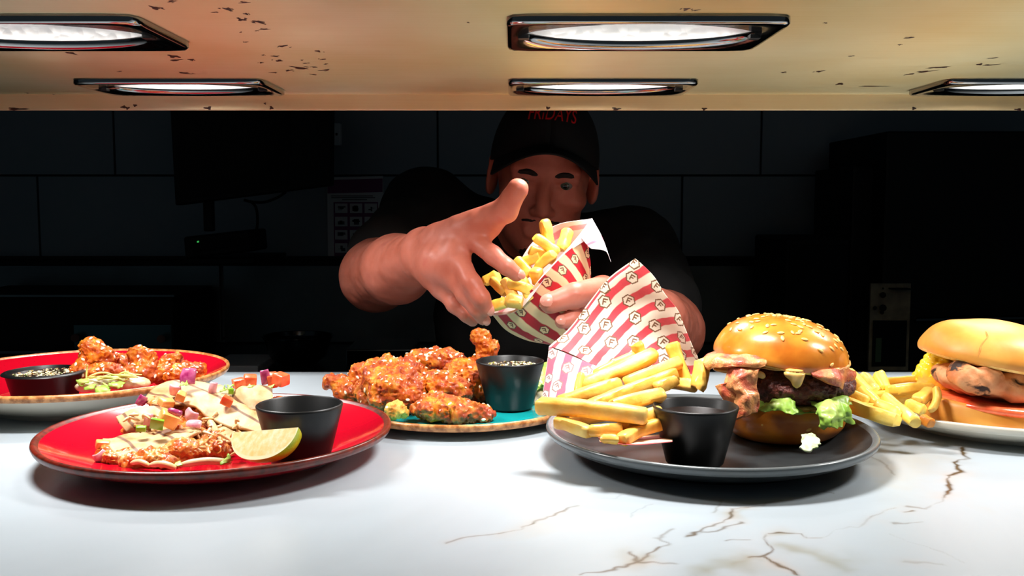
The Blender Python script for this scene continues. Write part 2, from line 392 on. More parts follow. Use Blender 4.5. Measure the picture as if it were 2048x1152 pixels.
# ---------------------------------------------------------------- heat shelf with its lamps
ZS = CAMZ + .1290                # underside of the shelf
LAMPS = [(-.452, -.256, .668, .792), (-.004, .192, .668, .792), (.447, .643, .668, .792), (-.452, -.256, 1.0, 1.115), (-.004, .192, 1.0, 1.115), (.447, .643, 1.0, 1.115)]
def shelf():
    root = thing('heat_lamp_shelf', 'tan stained stainless steel overhead gantry shelf spotted with burnt grease', 'shelf', (.1, .8, ZS))
    ins = .012
    xs = sorted({-.9, 1.1} | {round(v, 4) for l in LAMPS for v in (l[0] + ins, l[1] - ins)}); ys = sorted({.40, YB - .003} | {round(v, 4) for l in LAMPS for v in (l[2] + ins, l[3] - ins)})
    V, F = [], []; idx = {}
    def vi(x, y, z):
        k = (round(x, 5), round(y, 5), round(z, 5))
        if k not in idx: idx[k] = len(V); V.append((x, y, z))
        return idx[k]
    for a, b in zip(xs, xs[1:]):
        for c, d in zip(ys, ys[1:]):
            mx, my = (a + b) / 2, (c + d) / 2
            if any(l[0] < mx < l[1] and l[2] < my < l[3] for l in LAMPS): continue
            F.append([vi(a, c, ZS), vi(a, d, ZS), vi(b, d, ZS), vi(b, c, ZS)])
    mk('underside_panel', V, F, m_steel, root, smooth=False)
    x0, x1, y0, y1 = xs[0], xs[-1], .40, YB
    mk('top_panel', *join([box(x0, y0, ZS + .09, x1, y1, ZS + .094), box(x0, y0, ZS - .012, x0 + .003, y1, ZS + .09), box(x1 - .003, y0, ZS - .012, x1, y1, ZS + .09), box(x0, y0, ZS - .012, x1, y0 + .003, ZS + .09)]), m_bsteel, root, smooth=False)
    zl = P(1024, 221, YB)[2]
    mk('back_lip', *box(x0, YB - .003, zl, x1, YB + .004, ZS + .09, .0012), m_lip, root, smooth=False)
    # screw heads along the far edge
    for px, py in ((367, 194), (1192, 195), (2018, 196)):
        g = P(px, py, YB - .012); c = (g[0], YB - .014, ZS - .0025)
        mk('screw', *lathe([(0, 0), (.004, .0004), (.0058, .0016), (.006, .0026)], c, 16), m_chrome, root)
    # dried grease
    rng = random.Random(4); parts = []
    A = lambda x, y: (x / 2.926, y / 2.926); B = lambda x, y: (900 + x * .5605, y * .5605)
    spots = [(*A(905, 45), 12), (*A(1335, 55), 11), (*A(1410, 115), 11), (*A(1440, 82), 6), (*A(1520, 130), 12), (*A(1550, 172), 7), (*A(1500, 180), 3), (*A(1253, 72), 5), (*A(1430, 15), 7), (*A(1005, 8), 8),
             (*A(1655, 270), 9), (*A(1440, 246), 4), (*A(1410, 188), 3), (*A(1610, 330), 6), (*A(1635, 356), 8), (*A(1750, 398), 14), (*A(1690, 412), 8), (*A(1790, 370), 6), (*A(1840, 392), 6), (*A(1900, 410), 9), (*A(1890, 348), 6), (*A(1905, 375), 4),
             (*A(1860, 300), 7), (*A(1530, 367), 5), (*A(1600, 425), 6), (*A(1765, 352), 3), (*A(1540, 322), 4), (*A(1835, 437), 6), (*A(1080, 428), 10), (*A(1010, 330), 12), (*A(1030, 352), 10), (*A(1120, 350), 8), (*A(420, 312), 10), (*A(700, 418), 4), (*A(315, 553), 4), (*A(160, 545), 4),
             (*B(845, 33), 9), (*B(880, 36), 5), (*B(1640, 135), 7), (*B(1605, 160), 4), (*B(1505, 308), 40), (*B(1320, 255), 8), (*B(1190, 258), 6), (*B(1095, 343), 7), (*B(1340, 82), 4), (*B(1940, 207), 6), (*B(1890, 230), 8), (*B(1930, 232), 8), (*B(1750, 240), 12), (*B(1700, 255), 12), (*B(1640, 265), 8), (*B(65, 80), 3), (*B(1390, 300), 10), (*B(1430, 200), 4)]
    def blotch(c, a, b, axes, th):
        n = 14; V = [c + axes[2] * th]; ph = rng.random() * 6
        for k in range(n):
            t = 2 * math.pi * k / n; r = 1 + .35 * math.sin(3 * t + ph) + .25 * rng.uniform(-1, 1)
            V.append(c + axes[0] * a * r * math.cos(t) + axes[1] * b * r * math.sin(t))
        return np.array(V), [[0, 1 + k, 1 + (k + 1) % n] for k in range(n)]
    ax = (np.array((1, 0, 0)), np.array((0, 1, 0)), np.array((0, 0, -1)))
    for px, py, w in spots:
        c = G(px, py, ZS - .0001 - ZT); ww = PX(w * 1.35, c[1]) * .5; ang = rng.uniform(-.5, 1.2)
        a2 = (np.array((math.cos(ang), math.sin(ang), 0)), np.array((-math.sin(ang), math.cos(ang), 0)), ax[2])
        parts.append(blotch(c, ww, min(ww * 2.4, .014) if w < 30 else .003, a2 if w < 30 else ax, .0004))
        for _ in range(2 if w < 30 else 0):
            parts.append(blotch(c + np.array((rng.uniform(-1, 1), rng.uniform(-1, 1), 0)) * ww * 2.2, ww * .3, ww * .8, a2, .0003))
    ax2 = (np.array((1, 0, 0)), np.array((0, 0, 1)), np.array((0, -1, 0)))
    for px, py, w in ((33, 218, 34), (247, 214, 10), (270, 211, 7), (416, 216, 14), (543, 216, 8), (1096, 216, 9), (1233, 218, 18), (1408, 218, 9), (1828, 217, 8), (2036, 219, 14), (255, 216, 8), (530, 207, 4)):
        c = P(px, py, YB - .0031); ww = PX(w, YB) * .5; parts.append(blotch(c, ww, min(ww, .0016), ax2, .0005))
    o = mk('grease_spots', *join(parts), m_grease, root, smooth=False); o['kind'] = 'stuff'
    o['label'] = 'burnt brown grease flecks'
shelf()

m_reflect = NT('dimpled_reflector'); vo = m_reflect.n('ShaderNodeTexVoronoi'); vo.inputs['Scale'].default_value = 110; m_reflect.l(m_reflect.coord(), vo.inputs['Vector'])
m_reflect.set(Base_Color=(.9, .92, .93, 1), Metallic=1.0, Roughness=.5); m_reflect.bump(vo.outputs['Distance'], .4, .0015); m_reflect = m_reflect.m
m_tubeglow = NT('glowing_tube').set(Base_Color=(1, 1, 1, 1), Emission_Color=(1, .95, .88, 1), Emission_Strength=8.0).m
m_glass = M('lamp_glass', (1, 1, 1, 1), .05)
lamp_labels = ['chrome heat lamp at the upper left, its left half cut by the frame edge', 'large chrome heat lamp in the near row, upper right of centre', 'chrome heat lamp of the near row beyond the right frame edge',
               'smaller chrome heat lamp of the far row above the red bowl', 'smaller chrome heat lamp of the far row above the man with the cap', 'chrome heat lamp of the far row cut by the right frame edge']
def heat_lamp(l, label):
    x0, x1, y0, y1 = l; cx, cy = (x0 + x1) / 2, (y0 + y1) / 2; hx, hy = (x1 - x0) / 2, (y1 - y0) / 2
    root = thing('heat_lamp', label, 'heat lamp', (cx, cy, ZS - .006), 'heat lamps under the gantry shelf')
    N = 72; T = np.linspace(0, 2 * np.pi, N, endpoint=False)
    def rr(k, e=14):     # rounded rectangle
        c, s = np.cos(T), np.sin(T); r = (np.abs(c) ** e + np.abs(s) ** e) ** (-1 / e); return cx + (hx - k) * c * r, cy + (hy - k) * s * r
    def el(a, b): return cx + a * np.cos(T), cy + b * np.sin(T)
    ax, ay = hx * .86, hy * .80
    def loops(L): return np.concatenate([np.stack([x, y, np.full(N, z)], 1) for (x, y), z in L]), [[i * N + k, i * N + (k + 1) % N, (i + 1) * N + (k + 1) % N, (i + 1) * N + k] for i in range(len(L) - 1) for k in range(N)]
    o = mk('bezel', *loops([(rr(0), ZS - .0002), (rr(0), ZS - .0045), (rr(.0012), ZS - .006), (rr(.004), ZS - .0062), (el(ax + .004, ay + .004), ZS - .0055), (el(ax, ay), ZS - .003), (el(ax, ay), ZS + .001)]), m_chrome, root)
    d = [(el(ax, ay), ZS + .0005)] + [(el(ax * math.cos(t) ** .7, ay * math.cos(t) ** .7), ZS + .03 * math.sin(t)) for t in np.linspace(.1, 1.53, 9)]
    v, f = loops(d); mk('reflector', v, f + [[(len(d) - 1) * N + k for k in range(N)]], m_reflect, root)
    tz = ZS + .011; ty = cy - ay * .35
    mk('lamp_tube', *tube([(cx - .052, ty, tz), (cx + .052, ty, tz)], .0045, 14), m_tubeglow, root)
    for s in (-1, 1):
        mk('tube_end', *tube([(cx + s * .052, ty, tz), (cx + s * .064, ty, tz)], .0058, 12), m_white, root)
        mk('spring_clip', *box(cx + s * (ax + .001) - .004, cy - .005, ZS - .0068, cx + s * (ax + .001) + .004, cy + .004, ZS - .0035, .0006), m_black, root, smooth=False)
    ld = bpy.data.lights.new('lamp_light', 'AREA'); ld.shape = 'ELLIPSE'; ld.size = .13; ld.size_y = .06; ld.spread = 2.62 if cy < .9 else 2.3; ld.energy = LAMP_W * (1.05 if cy < .9 else .62); ld.color = (1, .98, .96)
    lo = bpy.data.objects.new('lamp_light', ld); COL.objects.link(lo); lo.parent = root; lo.location = (0, 0, .0062 + .0055)
for l, lb in zip(LAMPS, lamp_labels): heat_lamp(l, lb)
# ================================================================ crockery
def speckled(name, col, dark, rough=.12):
    t = NT(name); sp = t.ramp(t.noise(420, 2), [(.70, (0, 0, 0)), (.76, (1, 1, 1))])
    t.set(Base_Color=t.mix(sp, col, dark), Roughness=rough, Coat_Weight=.6, Coat_Roughness=.05); return t.m
def rimmat(name, a, b):
    t = NT(name); t.set(Base_Color=t.ramp(t.noise(160, 5), [(.4, a), (.62, b)]), Roughness=.3); return t.m
m_red = speckled('red_glaze', rgb(182, 8, 32), rgb(110, 8, 20))
m_teal = speckled('turquoise_glaze', rgb(26, 176, 178), rgb(10, 80, 80))
m_slate = M('charcoal_glaze', rgb(32, 35, 37), .36, coat=.1, col2=rgb(40, 44, 45), nscale=40, coatr=.2)
m_cream = M('cream_glaze', rgb(212, 206, 190), .2, coat=.3)
m_rimr = rimmat('brown_rim_glaze', rgb(112, 30, 16), rgb(70, 22, 10))
m_rimt = rimmat('tan_rim_glaze', rgb(214, 150, 90), rgb(150, 90, 42))
m_rims = M('worn_grey_rim', rgb(92, 98, 100), .25)
def plate(label, c, R, zr, m_in, m_rim, m_out, sx=1, sy=1, base=.55, deep=0, rotz=0, name='dinner_plate', cat='plate', rw=.006):
    c = np.array((c[0], c[1], ZT)); t = .0035; zb = .0075
    root = thing(name, label, cat, c)
    n = 14
    def up(k, r0, z0, r1, z1, pw): return [(r0 + (r1 - r0) * i / k, z0 + (z1 - z0) * (i / k) ** pw) for i in range(k + 1)]
    pw = 1.7 if not deep else 1.25
    inn = [(0, zb), (base * R * .5, zb)] + up(n, base * R, zb, R - rw, zr - .0022, pw)
    rim = [(R - rw, zr - .0022), (R - rw * .6, zr - .0006), (R - .002, zr), (R - .0004, zr - .0008), (R, zr - .0025), (R - .001, zr - .0052), (R - .0022, zr - .0066)]
    out = [(R - .0022, zr - .0066)] + [(r * 1.0, max(z - t, .0012)) for r, z in up(n, base * R, zb, R - .0022, zr - .0066 + t, pw)][::-1][1:] + [(base * R - .002, .0), (base * R - .006, .0), (base * R - .009, .003), (0, .003)]
    for nm, pr, m in (('glazed_well', inn, m_in), ('rim_band', rim, m_rim), ('outer_wall', out, m_out)):
        o = mk(nm, *lathe(pr[::-1] if False else pr, c, 128, sx, sy), m, root); fix_normals(o)
    return root
plate('round red plate with a brown rim holding quesadilla wedges and a lemon wedge', (-.2341, .7618), .1365, .024, m_red, m_rimr, m_red, base=.62)
plate('deep red bowl with white outside and tan rim, far left corner of the counter', (-.433, .967), .142, .035, m_red, m_rimt, m_cream, base=.60, deep=1, name='deep_bowl', cat='bowl', rw=.0036)
plate('turquoise plate with a tan rim holding the glazed chicken pile', (-.05, .93), .128, .015, m_teal, m_rimt, m_cream, sx=.92, base=.75)
plate('charcoal round plate carrying the bacon burger, fries and striped paper cone', (.1574, .7652), .1301, .024, m_slate, m_rims, m_slate, base=.68)
plate('cream white oval plate under the grilled chicken sandwich, right frame edge', (.468, .868), .150, .022, m_cream, m_cream, m_cream, sy=.80, base=.72)

# ================================================================ sauce cups
m_cup = M('black_melamine', rgb(11, 12, 13), .42, coat=.08, coatr=.3, spec=.35, bump=(600, .03))
m_darksauce = M('dark_sauce', rgb(26, 10, 4), .06, coat=1)
m_oilsauce = M('oily_brown_sauce', rgb(44, 22, 8), .08, coat=1)
m_seedmix = NT('seeds_and_herbs'); m_seedmix.set(Base_Color=m_seedmix.ramp(m_seedmix.noise(330, 0), [(.34, rgb(70, 90, 20)), (.42, rgb(230, 215, 170)), (.55, rgb(240, 228, 190)), (.62, rgb(190, 90, 30)), (.7, rgb(120, 130, 40))]), Roughness=.4); m_seedmix = m_seedmix.m
m_sesame = M('toasted_sesame', rgb(250, 236, 200), .45)
def seed_mesh(a, b, c, m, name):
    v, f = lathe([(0, -1), (.5, -.86), (.86, -.5), (1, 0), (.8, .5), (.42, .85), (0, 1)], (0, 0, 0), 10)
    me = bpy.data.meshes.new(name); me.from_pydata((v[:, [2, 0, 1]] * (a, b, c)).tolist(), [], f); me.materials.append(m)
    me.polygons.foreach_set('use_smooth', [True] * len(me.polygons)); return me
sesame = seed_mesh(.0020, .00122, .0007, m_sesame, 'sesame')
def cup(label, c, rt, rb, h, sauce=None, flakes=0, flabel=None, lip=.0):
    c = np.array(c, float); root = thing('sauce_cup', label, 'sauce cup', c, 'black dip cups on the plates')
    w = .0019
    prof = [(0, 0), (rb - .002, 0), (rb, .002), (rt, h - .002 - lip)] + ([(rt + .003, h - lip), (rt + .0035, h - .002)] if lip else []) + [(rt + (.002 if lip else 0), h - .0006), (rt - w * .5, h), (rt - w, h - .0012), (rb - w + .0005, .004), (rb - .006, .0028), (0, .0028)]
    o = mk('cup', *lathe(prof, c, 96), m_cup, root); fix_normals(o)
    mkl = [(0, 0)]
    if sauce:
        m, lv, lab = sauce; r = rb + (rt - rb) * lv - w - .0002
        v, f = lathe([(0, h * lv - .004), (r - .001, h * lv - .004), (r, h * lv), (r * .9, h * lv - .0004), (0, h * lv - .0004)], c, 64)
        s = mk('dipping_sauce', v, f, m); fix_normals(s); tag(s, lab, 'sauce', kind='stuff')
        if flakes:
            rng = random.Random(int(c[0] * 1e4)); parts = []
            for _ in range(flakes):
                a, q = rng.uniform(0, 6.28), r * .93 * math.sqrt(rng.random()); l = rng.uniform(.0011, .0026)
                lv_ = lathe([(0, -1), (.8, -.5), (1, 0), (.8, .5), (0, 1)], (0, 0, 0), 6)
                mt = rot('Z', rng.uniform(0, 6)) @ rot('X', rng.uniform(-.6, .6)) @ np.diag((l, l * rng.uniform(.4, .8), .0006))
                parts.append(xform(lv_, mt, c + (q * math.cos(a), q * math.sin(a), h * lv + .0002)))
            k = mk('seed_garnish', *join(parts), m_seedmix, s); k['kind'] = 'stuff'; k['label'] = flabel
    return root
yc = .694
cup('black dip cup standing on the red plate behind the lemon wedge', (PX(593 - 1024, .705), .705, ZT + .0085), .0316, .0212, .0455, (m_darksauce, .55, 'dark sauce low inside the cup on the red plate'))
cup('black dip cup on the turquoise plate at the right end of the chicken pile', (PX(1020 - 1024, .905), .905, ZT + .0085), .0322, .0218, .0455, (m_oilsauce, .88, 'seed flecked sauce filling the cup on the turquoise plate'), 110, 'pale seeds and green herbs')
cup('black dip cup of dark sauce in front of the bacon burger on the charcoal plate', (PX(1396 - 1024, .705), .705, ZT + .0085), .0314, .0212, .0445, (m_darksauce, .84, 'glossy dark sauce filling the cup before the burger'))
cup('wide black ramekin of seeded sauce inside the deep red bowl', (PX(79 - 1024, .915), .915, ZT + .0095), .0345, .0275, .033, (m_oilsauce, .9, 'seed flecked sauce in the ramekin inside the red bowl'), 120, 'pale seeds and green herbs', lip=.0012)

# ================================================================ fried chicken
t = NT('glazed_fried_chicken')
cc = t.ramp(t.noise(95, 6, rough=.65), [(.28, rgb(104, 24, 0)), (.42, rgb(178, 68, 2)), (.54, rgb(216, 112, 8)), (.68, rgb(240, 170, 46))])
t.set(Base_Color=t.mix(t.ramp(t.noise(30, 3), [(.4, (0, 0, 0)), (.62, (.75, .75, .75))]), cc, rgb(136, 34, 2)), Roughness=.5, Specular_IOR_Level=.3, Coat_Weight=.35, Coat_Roughness=.08, Subsurface_Weight=.0)
t.bump(t.noise(420, 5, rough=.7), .55, .0016); m_chick = t.m
t = NT('golden_batter'); t.set(Base_Color=t.ramp(t.noise(110, 6), [(.35, rgb(200, 116, 26)), (.6, rgb(238, 184, 78))]), Roughness=.5); t.bump(t.noise(420, 5), .6, .0015); m_batter = t.m
def facing_spots(V, F, n, rng, up=.25, toward=.15):
    """upward, viewer-side surface spots with normals"""
    N = vnormals(V, F); w = np.nonzero(N[:, 2] * up - N[:, 1] * toward + np.maximum(N[:, 2], 0) * .5 > .12)[0]
    return [(V[i], N[i]) for i in (w[rng.randrange(len(w))] for _ in range(n))] if len(w) else []
def scatter(root, V, F, n, seed, mesh=None, name='sesame_seed', lift=.0003):
    rng = random.Random(seed)
    for p, nn in facing_spots(V, F, n, rng):
        q = Vector(nn.tolist()).to_track_quat('Z', 'X') @ Quaternion((0, 0, 1), rng.uniform(0, 6.28))
        inst(mesh or sesame, name, root, p + nn * lift, q, rng.uniform(.85, 1.2))
def chick(label, blobs, group, seeds, seed, mat=None, rough=1, cat='chicken piece'):
    """blobs: (px, py, Y, radius px across, radius px down) knitted into one crusty piece"""
    pr = []; rng = random.Random(seed)
    for b in blobs:
        b = (b[0], b[1], b[2] + (.05 if group == gt else .068), *b[3:])
        c = P(b[0], b[1], b[2]); rx, rz = PX(b[3], b[2]), PX(b[4], b[2]); ang = rng.uniform(-.3, .3) if len(b) < 6 else b[5]
        pr.append(ell(c, (rx, (rx + rz) * .5, rz), .012, rot('Y', ang)))
        for _ in range(4):
            d = np.array([rng.gauss(0, 1) for _ in range(3)]); d /= np.linalg.norm(d)
            r = min(rx, rz) * rng.uniform(.3, .5); pr.append(ell(c + d * (rx, rx, rz) * .72, (r * 1.2, r, r), .006))
    V, F = sdf(pr, .0011, smooth=1)
    V, F = bumpy(V, F, [(130, .0026 * rough, False), (300, .0017 * rough, True), (640, .0008 * rough, False)], seed)
    o = mk('fried_chicken_piece', V, F, mat or m_chick); tag(o, label, cat, group)
    scatter(o, V, F, seeds, seed)
    return o
gt = 'glazed chicken pieces heaped on the turquoise plate'
chick('glazed chicken piece at the front of the turquoise plate, long and flat', [(868, 818, .80, 46, 19, .05), (920, 822, .80, 44, 20, .1), (965, 828, .802, 24, 13, .2), (872, 798, .82, 26, 14)], gt, 12, 1)
chick('biggest glazed chicken piece, left front of the turquoise pile with a dark glaze spot', [(790, 790, .835, 52, 40, .4), (765, 765, .85, 42, 32), (815, 770, .85, 36, 32)], gt, 14, 2)
chick('upper left glazed chicken piece resting on the biggest one', [(770, 742, .885, 48, 26, -.1), (815, 745, .88, 36, 24), (722, 755, .885, 24, 22)], gt, 18, 3)
chick('darker sesame covered chicken piece topping the turquoise pile', [(870, 722, .92, 48, 22, .05), (905, 725, .92, 26, 20), (838, 728, .92, 24, 18)], gt, 44, 4)
chick('round glazed chicken piece in the middle of the turquoise pile', [(890, 778, .855, 40, 27, .1), (922, 785, .855, 24, 22), (865, 762, .87, 24, 20)], gt, 22, 5)
chick('deep red glazed chicken piece left beside the turquoise plate cup', [(940, 752, .895, 34, 36, -.5), (912, 750, .90, 26, 24), (962, 785, .885, 22, 30), (930, 800, .885, 24, 16)], gt, 22, 6)
chick('thin chicken tip pointing up behind the turquoise plate cup', [(975, 698, .905, 18, 16), (962, 678, .905, 8, 10), (956, 671, .905, 6, 5), (968, 720, .905, 16, 16)], gt, 6, 7)
chick('small glazed chicken nub at the left edge of the turquoise plate', [(690, 778, .875, 24, 18, .3), (666, 762, .88, 14, 9), (702, 792, .87, 15, 13)], gt, 4, 8)
chick('dark glazed chicken piece low at left of the turquoise pile', [(738, 798, .845, 16, 14), (728, 778, .86, 18, 16)], gt, 3, 9)
chick('golden unglazed batter lump at the foot of the turquoise pile', [(795, 822, .795, 20, 13)], gt, 2, 10, m_batter)
gb = 'glazed chicken pieces in the deep red bowl'
chick('tall sesame chicken piece standing highest in the red bowl', [(192, 712, .885, 30, 22, .3), (183, 694, .885, 17, 12), (214, 722, .89, 18, 18)], gb, 20, 11)
chick('glazed chicken piece next to the ramekin in the red bowl', [(164, 738, .87, 18, 20), (172, 752, .86, 16, 12)], gb, 6, 12)
chick('glazed chicken piece low under the tallest one in the red bowl', [(200, 746, .865, 26, 15), (228, 744, .865, 18, 12)], gb, 10, 13)
chick('flat glazed chicken piece at the back middle of the red bowl', [(248, 728, .92, 24, 13), (230, 722, .92, 14, 10)], gb, 10, 14)
chick('pointed sesame chicken piece in the middle of the red bowl', [(284, 724, .89, 20, 20), (280, 707, .89, 12, 10), (290, 745, .88, 28, 18)], gb, 24, 15)
chick('rounded glazed chicken piece right of the pointed one in the red bowl', [(344, 725, .90, 22, 16, -.4), (330, 742, .895, 20, 14), (318, 752, .885, 16, 12)], gb, 8, 16)
chick('glazed chicken piece at the right end of the red bowl', [(378, 744, .885, 26, 12, .2), (350, 752, .875, 22, 12), (395, 740, .885, 12, 9)], gb, 10, 17)
chick('small glazed chicken scrap between ranch salad and chicken in the red bowl', [(255, 748, .87, 18, 12)], gb, 5, 18)

# ================================================================ greens and garnish
m_lettuce = NT('green_lettuce'); a_ = m_lettuce.attr('edge'); m_lettuce.set(Base_Color=m_lettuce.mix(m_lettuce.mix(.6, a_, m_lettuce.noise(55, 4), 'MULTIPLY'), rgb(196, 208, 120), rgb(108, 168, 22)), Roughness=.38, Subsurface_Weight=.0); m_lettuce.bump(m_lettuce.noise(260, 4), .3, .001); m_lettuce = m_lettuce.m
m_pale = M('pale_lettuce', rgb(222, 226, 196), .4, col2=rgb(182, 204, 140), nscale=70, bump=(260, .3))
def leaf(name, grid, amp, seed, mat, parent=None, thick=.0007, freq=110):
    nv, nu, _ = grid.shape; V = grid.reshape(-1, 3).copy()
    e = np.minimum.reduce([np.repeat(np.linspace(0, 1, nv), nu), np.repeat(np.linspace(1, 0, nv), nu), np.tile(np.linspace(0, 1, nu), nv), np.tile(np.linspace(1, 0, nu), nv)]) * 2
    V += np.stack([vnoise(V * freq + seed), vnoise(V * freq + seed + 31), vnoise(V * freq + seed + 67)], 1) * (amp * (.35 + .65 * (1 - e)))[:, None]
    V += np.stack([vnoise(V * freq * 2.7 + seed), vnoise(V * freq * 2.7 + seed + 31), vnoise(V * freq * 2.7 + seed + 67)], 1) * (amp * .4 * (.2 + .8 * (1 - e)))[:, None]
    o = mk(name, V, gridfaces(nv, nu), mat, parent); fattr(o, 'edge', np.clip(1.25 - e, 0, 1))
    md = o.modifiers.new('thickness', 'SOLIDIFY'); md.thickness = thick; md.offset = 0; return o
def pp(rows): return [[P(*a) for a in r] for r in rows]
tag(leaf('lettuce_leaf', patch(pp([[(1070, 738, .96), (1084, 728, .97), (1096, 722, .97)], [(1072, 760, .94), (1086, 756, .945), (1098, 752, .94)], [(1070, 782, .925), (1084, 780, .925), (1098, 778, .925)]]), 30, 36), .006, 3, m_lettuce), 'green lettuce leaf between turquoise plate cup and striped paper', 'lettuce')
m_slaw = M('creamy_dressing', rgb(206, 194, 164), .3, coat=.2, col2=rgb(196, 178, 132), nscale=60)
def blob(name, prims, res, amps, seed, mat, parent=None, smooth=1):
    V, F = sdf(prims, res, smooth=smooth); V, F = bumpy(V, F, amps, seed); return mk(name, V, F, mat, parent)
def E_(px, py, Y, rx, rz, ry=None, ang=0, k=.006):
    return ell(P(px, py, Y), (PX(rx, Y), PX(ry or (rx + rz) / 2, Y), PX(rz, Y)), k, rot('Y', ang))
tag(blob('salad_slaw', [E_(1078, 788, .935, 14, 16), E_(1092, 800, .925, 14, 12), E_(1070, 806, .925, 10, 8)], .001, [(200, .0022, False)], 2, m_slaw), 'white creamy slaw between turquoise plate cup and paper cone', 'salad', kind='stuff')
root = tag(blob('ranch_salad', [E_(185, 772, .90, 34, 12, 22), E_(225, 764, .905, 40, 14, 24), E_(268, 766, .91, 34, 12, 22)], .0011, [(90, .002, False), (260, .0008, False)], 5, m_slaw), 'mound of shredded salad under white dressing in the deep red bowl', 'salad', kind='stuff')
m_shred = M('pale_cabbage_shreds', rgb(228, 214, 120), .4, col2=rgb(190, 206, 110), nscale=50)
def strips(name, specs, r, mat, parent, seed):
    rng = random.Random(seed); parts = []
    for (x0, y0, Y0, x1, y1, Y1) in specs:
        a, b = P(x0, y0, Y0), P(x1, y1, Y1); mid = (a + b) / 2 + np.array([rng.uniform(-.003, .003), rng.uniform(-.003, .003), rng.uniform(0, .004)])
        c = crom([a, mid, b], 9); parts.append(tube(c, r * np.array([.4, .8, 1, 1, 1, 1, 1, .8, .4]), 7))
    return mk(name, *join(parts), mat, parent)
rg = random.Random(9)
strips('shredded_vegetable', [(rg.uniform(150, 290), rg.uniform(752, 776), .885 + rg.random() * .01, rg.uniform(150, 290), rg.uniform(748, 775), .89 + rg.random() * .01) for _ in range(11)] + [(236, 760, .90, 250, 738, .906), (243, 764, .90, 255, 742, .90), (250, 765, .90, 262, 748, .90), (172, 760, .90, 175, 730, .898)], .0009, m_shred, root, 2)['kind'] = 'stuff'
for i, (px, py) in enumerate(((165, 765), (182, 776), (233, 770), (205, 778))):
    leaf('lettuce_shred', patch(pp([[(px - 14, py - 5, .888), (px + 2, py - 8, .89), (px + 14, py - 5, .888)], [(px - 13, py, .884), (px, py, .882), (px + 13, py + 1, .884)], [(px - 12, py + 6, .881), (px + 1, py + 6, .881), (px + 12, py + 6, .881)]]), 12, 10), .003, i, m_lettuce, root, .0006)

# ================================================================ quesadilla plate
def tort(name):
    t = NT(name); w = t.ramp(t.noise(34, 5, dist=.8), [(.38, rgb(200, 172, 128)), (.58, rgb(188, 144, 92)), (.72, rgb(140, 80, 34))])
    wv = t.n('ShaderNodeTexWave', wave_type='BANDS', bands_direction='DIAGONAL'); wv.inputs['Scale'].default_value = 17; wv.inputs['Distortion'].default_value = 2.2; wv.inputs['Detail'].default_value = 2
    t.l(t.coord(), wv.inputs['Vector'])
    t.set(Base_Color=t.mix(t.ramp(wv.outputs['Fac'], [(.955, (0, 0, 0)), (.99, (.85, .85, .85))]), w, rgb(82, 36, 12)), Roughness=.55); t.bump(t.noise(170, 4), .3, .0012); return t.m
m_tort = tort('grilled_tortilla')
t = NT('quesadilla_filling'); t.set(Base_Color=t.ramp(t.noise(95, 5, rough=.7), [(.28, rgb(126, 36, 8)), (.42, rgb(184, 76, 22)), (.54, rgb(208, 122, 46)), (.66, rgb(216, 174, 106)), (.78, rgb(220, 196, 150))]), Roughness=.35, Coat_Weight=.3); t.bump(t.noise(330, 4), .5, .0012); m_fill = t.m
gq = 'grilled quesadilla wedges on the red plate'
def wedge(label, loc, tort_rows, fills, seed, thick=.0022, wob=.0016):
    root = thing('quesadilla_wedge', label, 'quesadilla', loc, gq)
    for rows in tort_rows:
        g = patch(pp(rows), 40, 30); sh = g.shape; V = g.reshape(-1, 3)
        V = V + np.stack([0 * V[:, 0], 0 * V[:, 0], vnoise(V * 110 + seed) * wob + vnoise(V * 260 + seed) * .0005], 1)
        sheet('tortilla', V.reshape(sh), thick, m_tort, root)
    blob('filling', [E_(*f) for f in fills], .001, [(170, .0030, False), (420, .0014, True)], seed, m_fill, root)
    return root
wedge('front quesadilla wedge cut open towards the viewer on the red plate', G(320, 930, .012), [[[(205, 880, .728), (300, 862, .752), (395, 854, .758)], [(224, 900, .714), (310, 884, .73), (400, 862, .742)], [(247, 930, .700), (318, 908, .712), (398, 866, .728)]]],
      [(300, 916, .708, 52, 18, 30, -.15), (360, 905, .715, 46, 24, 34, -.2), (405, 900, .73, 34, 22), (440, 905, .73, 22, 18), (238, 918, .715, 30, 16, 24), (215, 908, .72, 20, 16), (268, 925, .705, 20, 10), (330, 925, .70, 26, 9), (420, 880, .75, 30, 22), (350, 868, .765, 60, 14, 40)], 1)
wedge('large quesadilla flap draped across the top of the heap on the red plate', P(410, 840, .775), [[[(285, 800, .80), (338, 764, .82), (430, 772, .81), (472, 786, .79)], [(300, 808, .79), (375, 786, .79), (470, 808, .775), (522, 832, .765)], [(330, 812, .785), (380, 812, .775), (440, 846, .755), (528, 872, .742)]]],
      [(370, 815, .80, 70, 22, 40, .2), (440, 832, .785, 50, 24, 30, .3), (480, 858, .765, 44, 18, 26, .3), (400, 850, .785, 60, 24, 40), (330, 835, .80, 46, 20, 30)], 2)
wedge('small rolled quesadilla end poking out at the left of the heap', P(290, 850, .77), [[[(236, 846, .768), (288, 818, .778), (352, 822, .782)], [(234, 838, .758), (282, 818, .764), (350, 824, .77)], [(252, 862, .75), (292, 842, .752), (350, 846, .758)], [(268, 872, .756), (302, 862, .756), (350, 864, .758)]]],
      [(300, 852, .768, 44, 14, 20), (345, 862, .76, 40, 16, 20), (270, 862, .775, 26, 14, 20)], 3)
wedge('rolled quesadilla wedge half hidden behind the red plate cup', P(500, 830, .79), [[[(462, 790, .80), (490, 772, .81), (545, 776, .81)], [(462, 800, .785), (486, 780, .785), (545, 782, .785)], [(478, 830, .772), (500, 822, .77), (548, 826, .77)]]],
      [(500, 812, .80, 32, 20), (545, 815, .80, 30, 20)], 4)
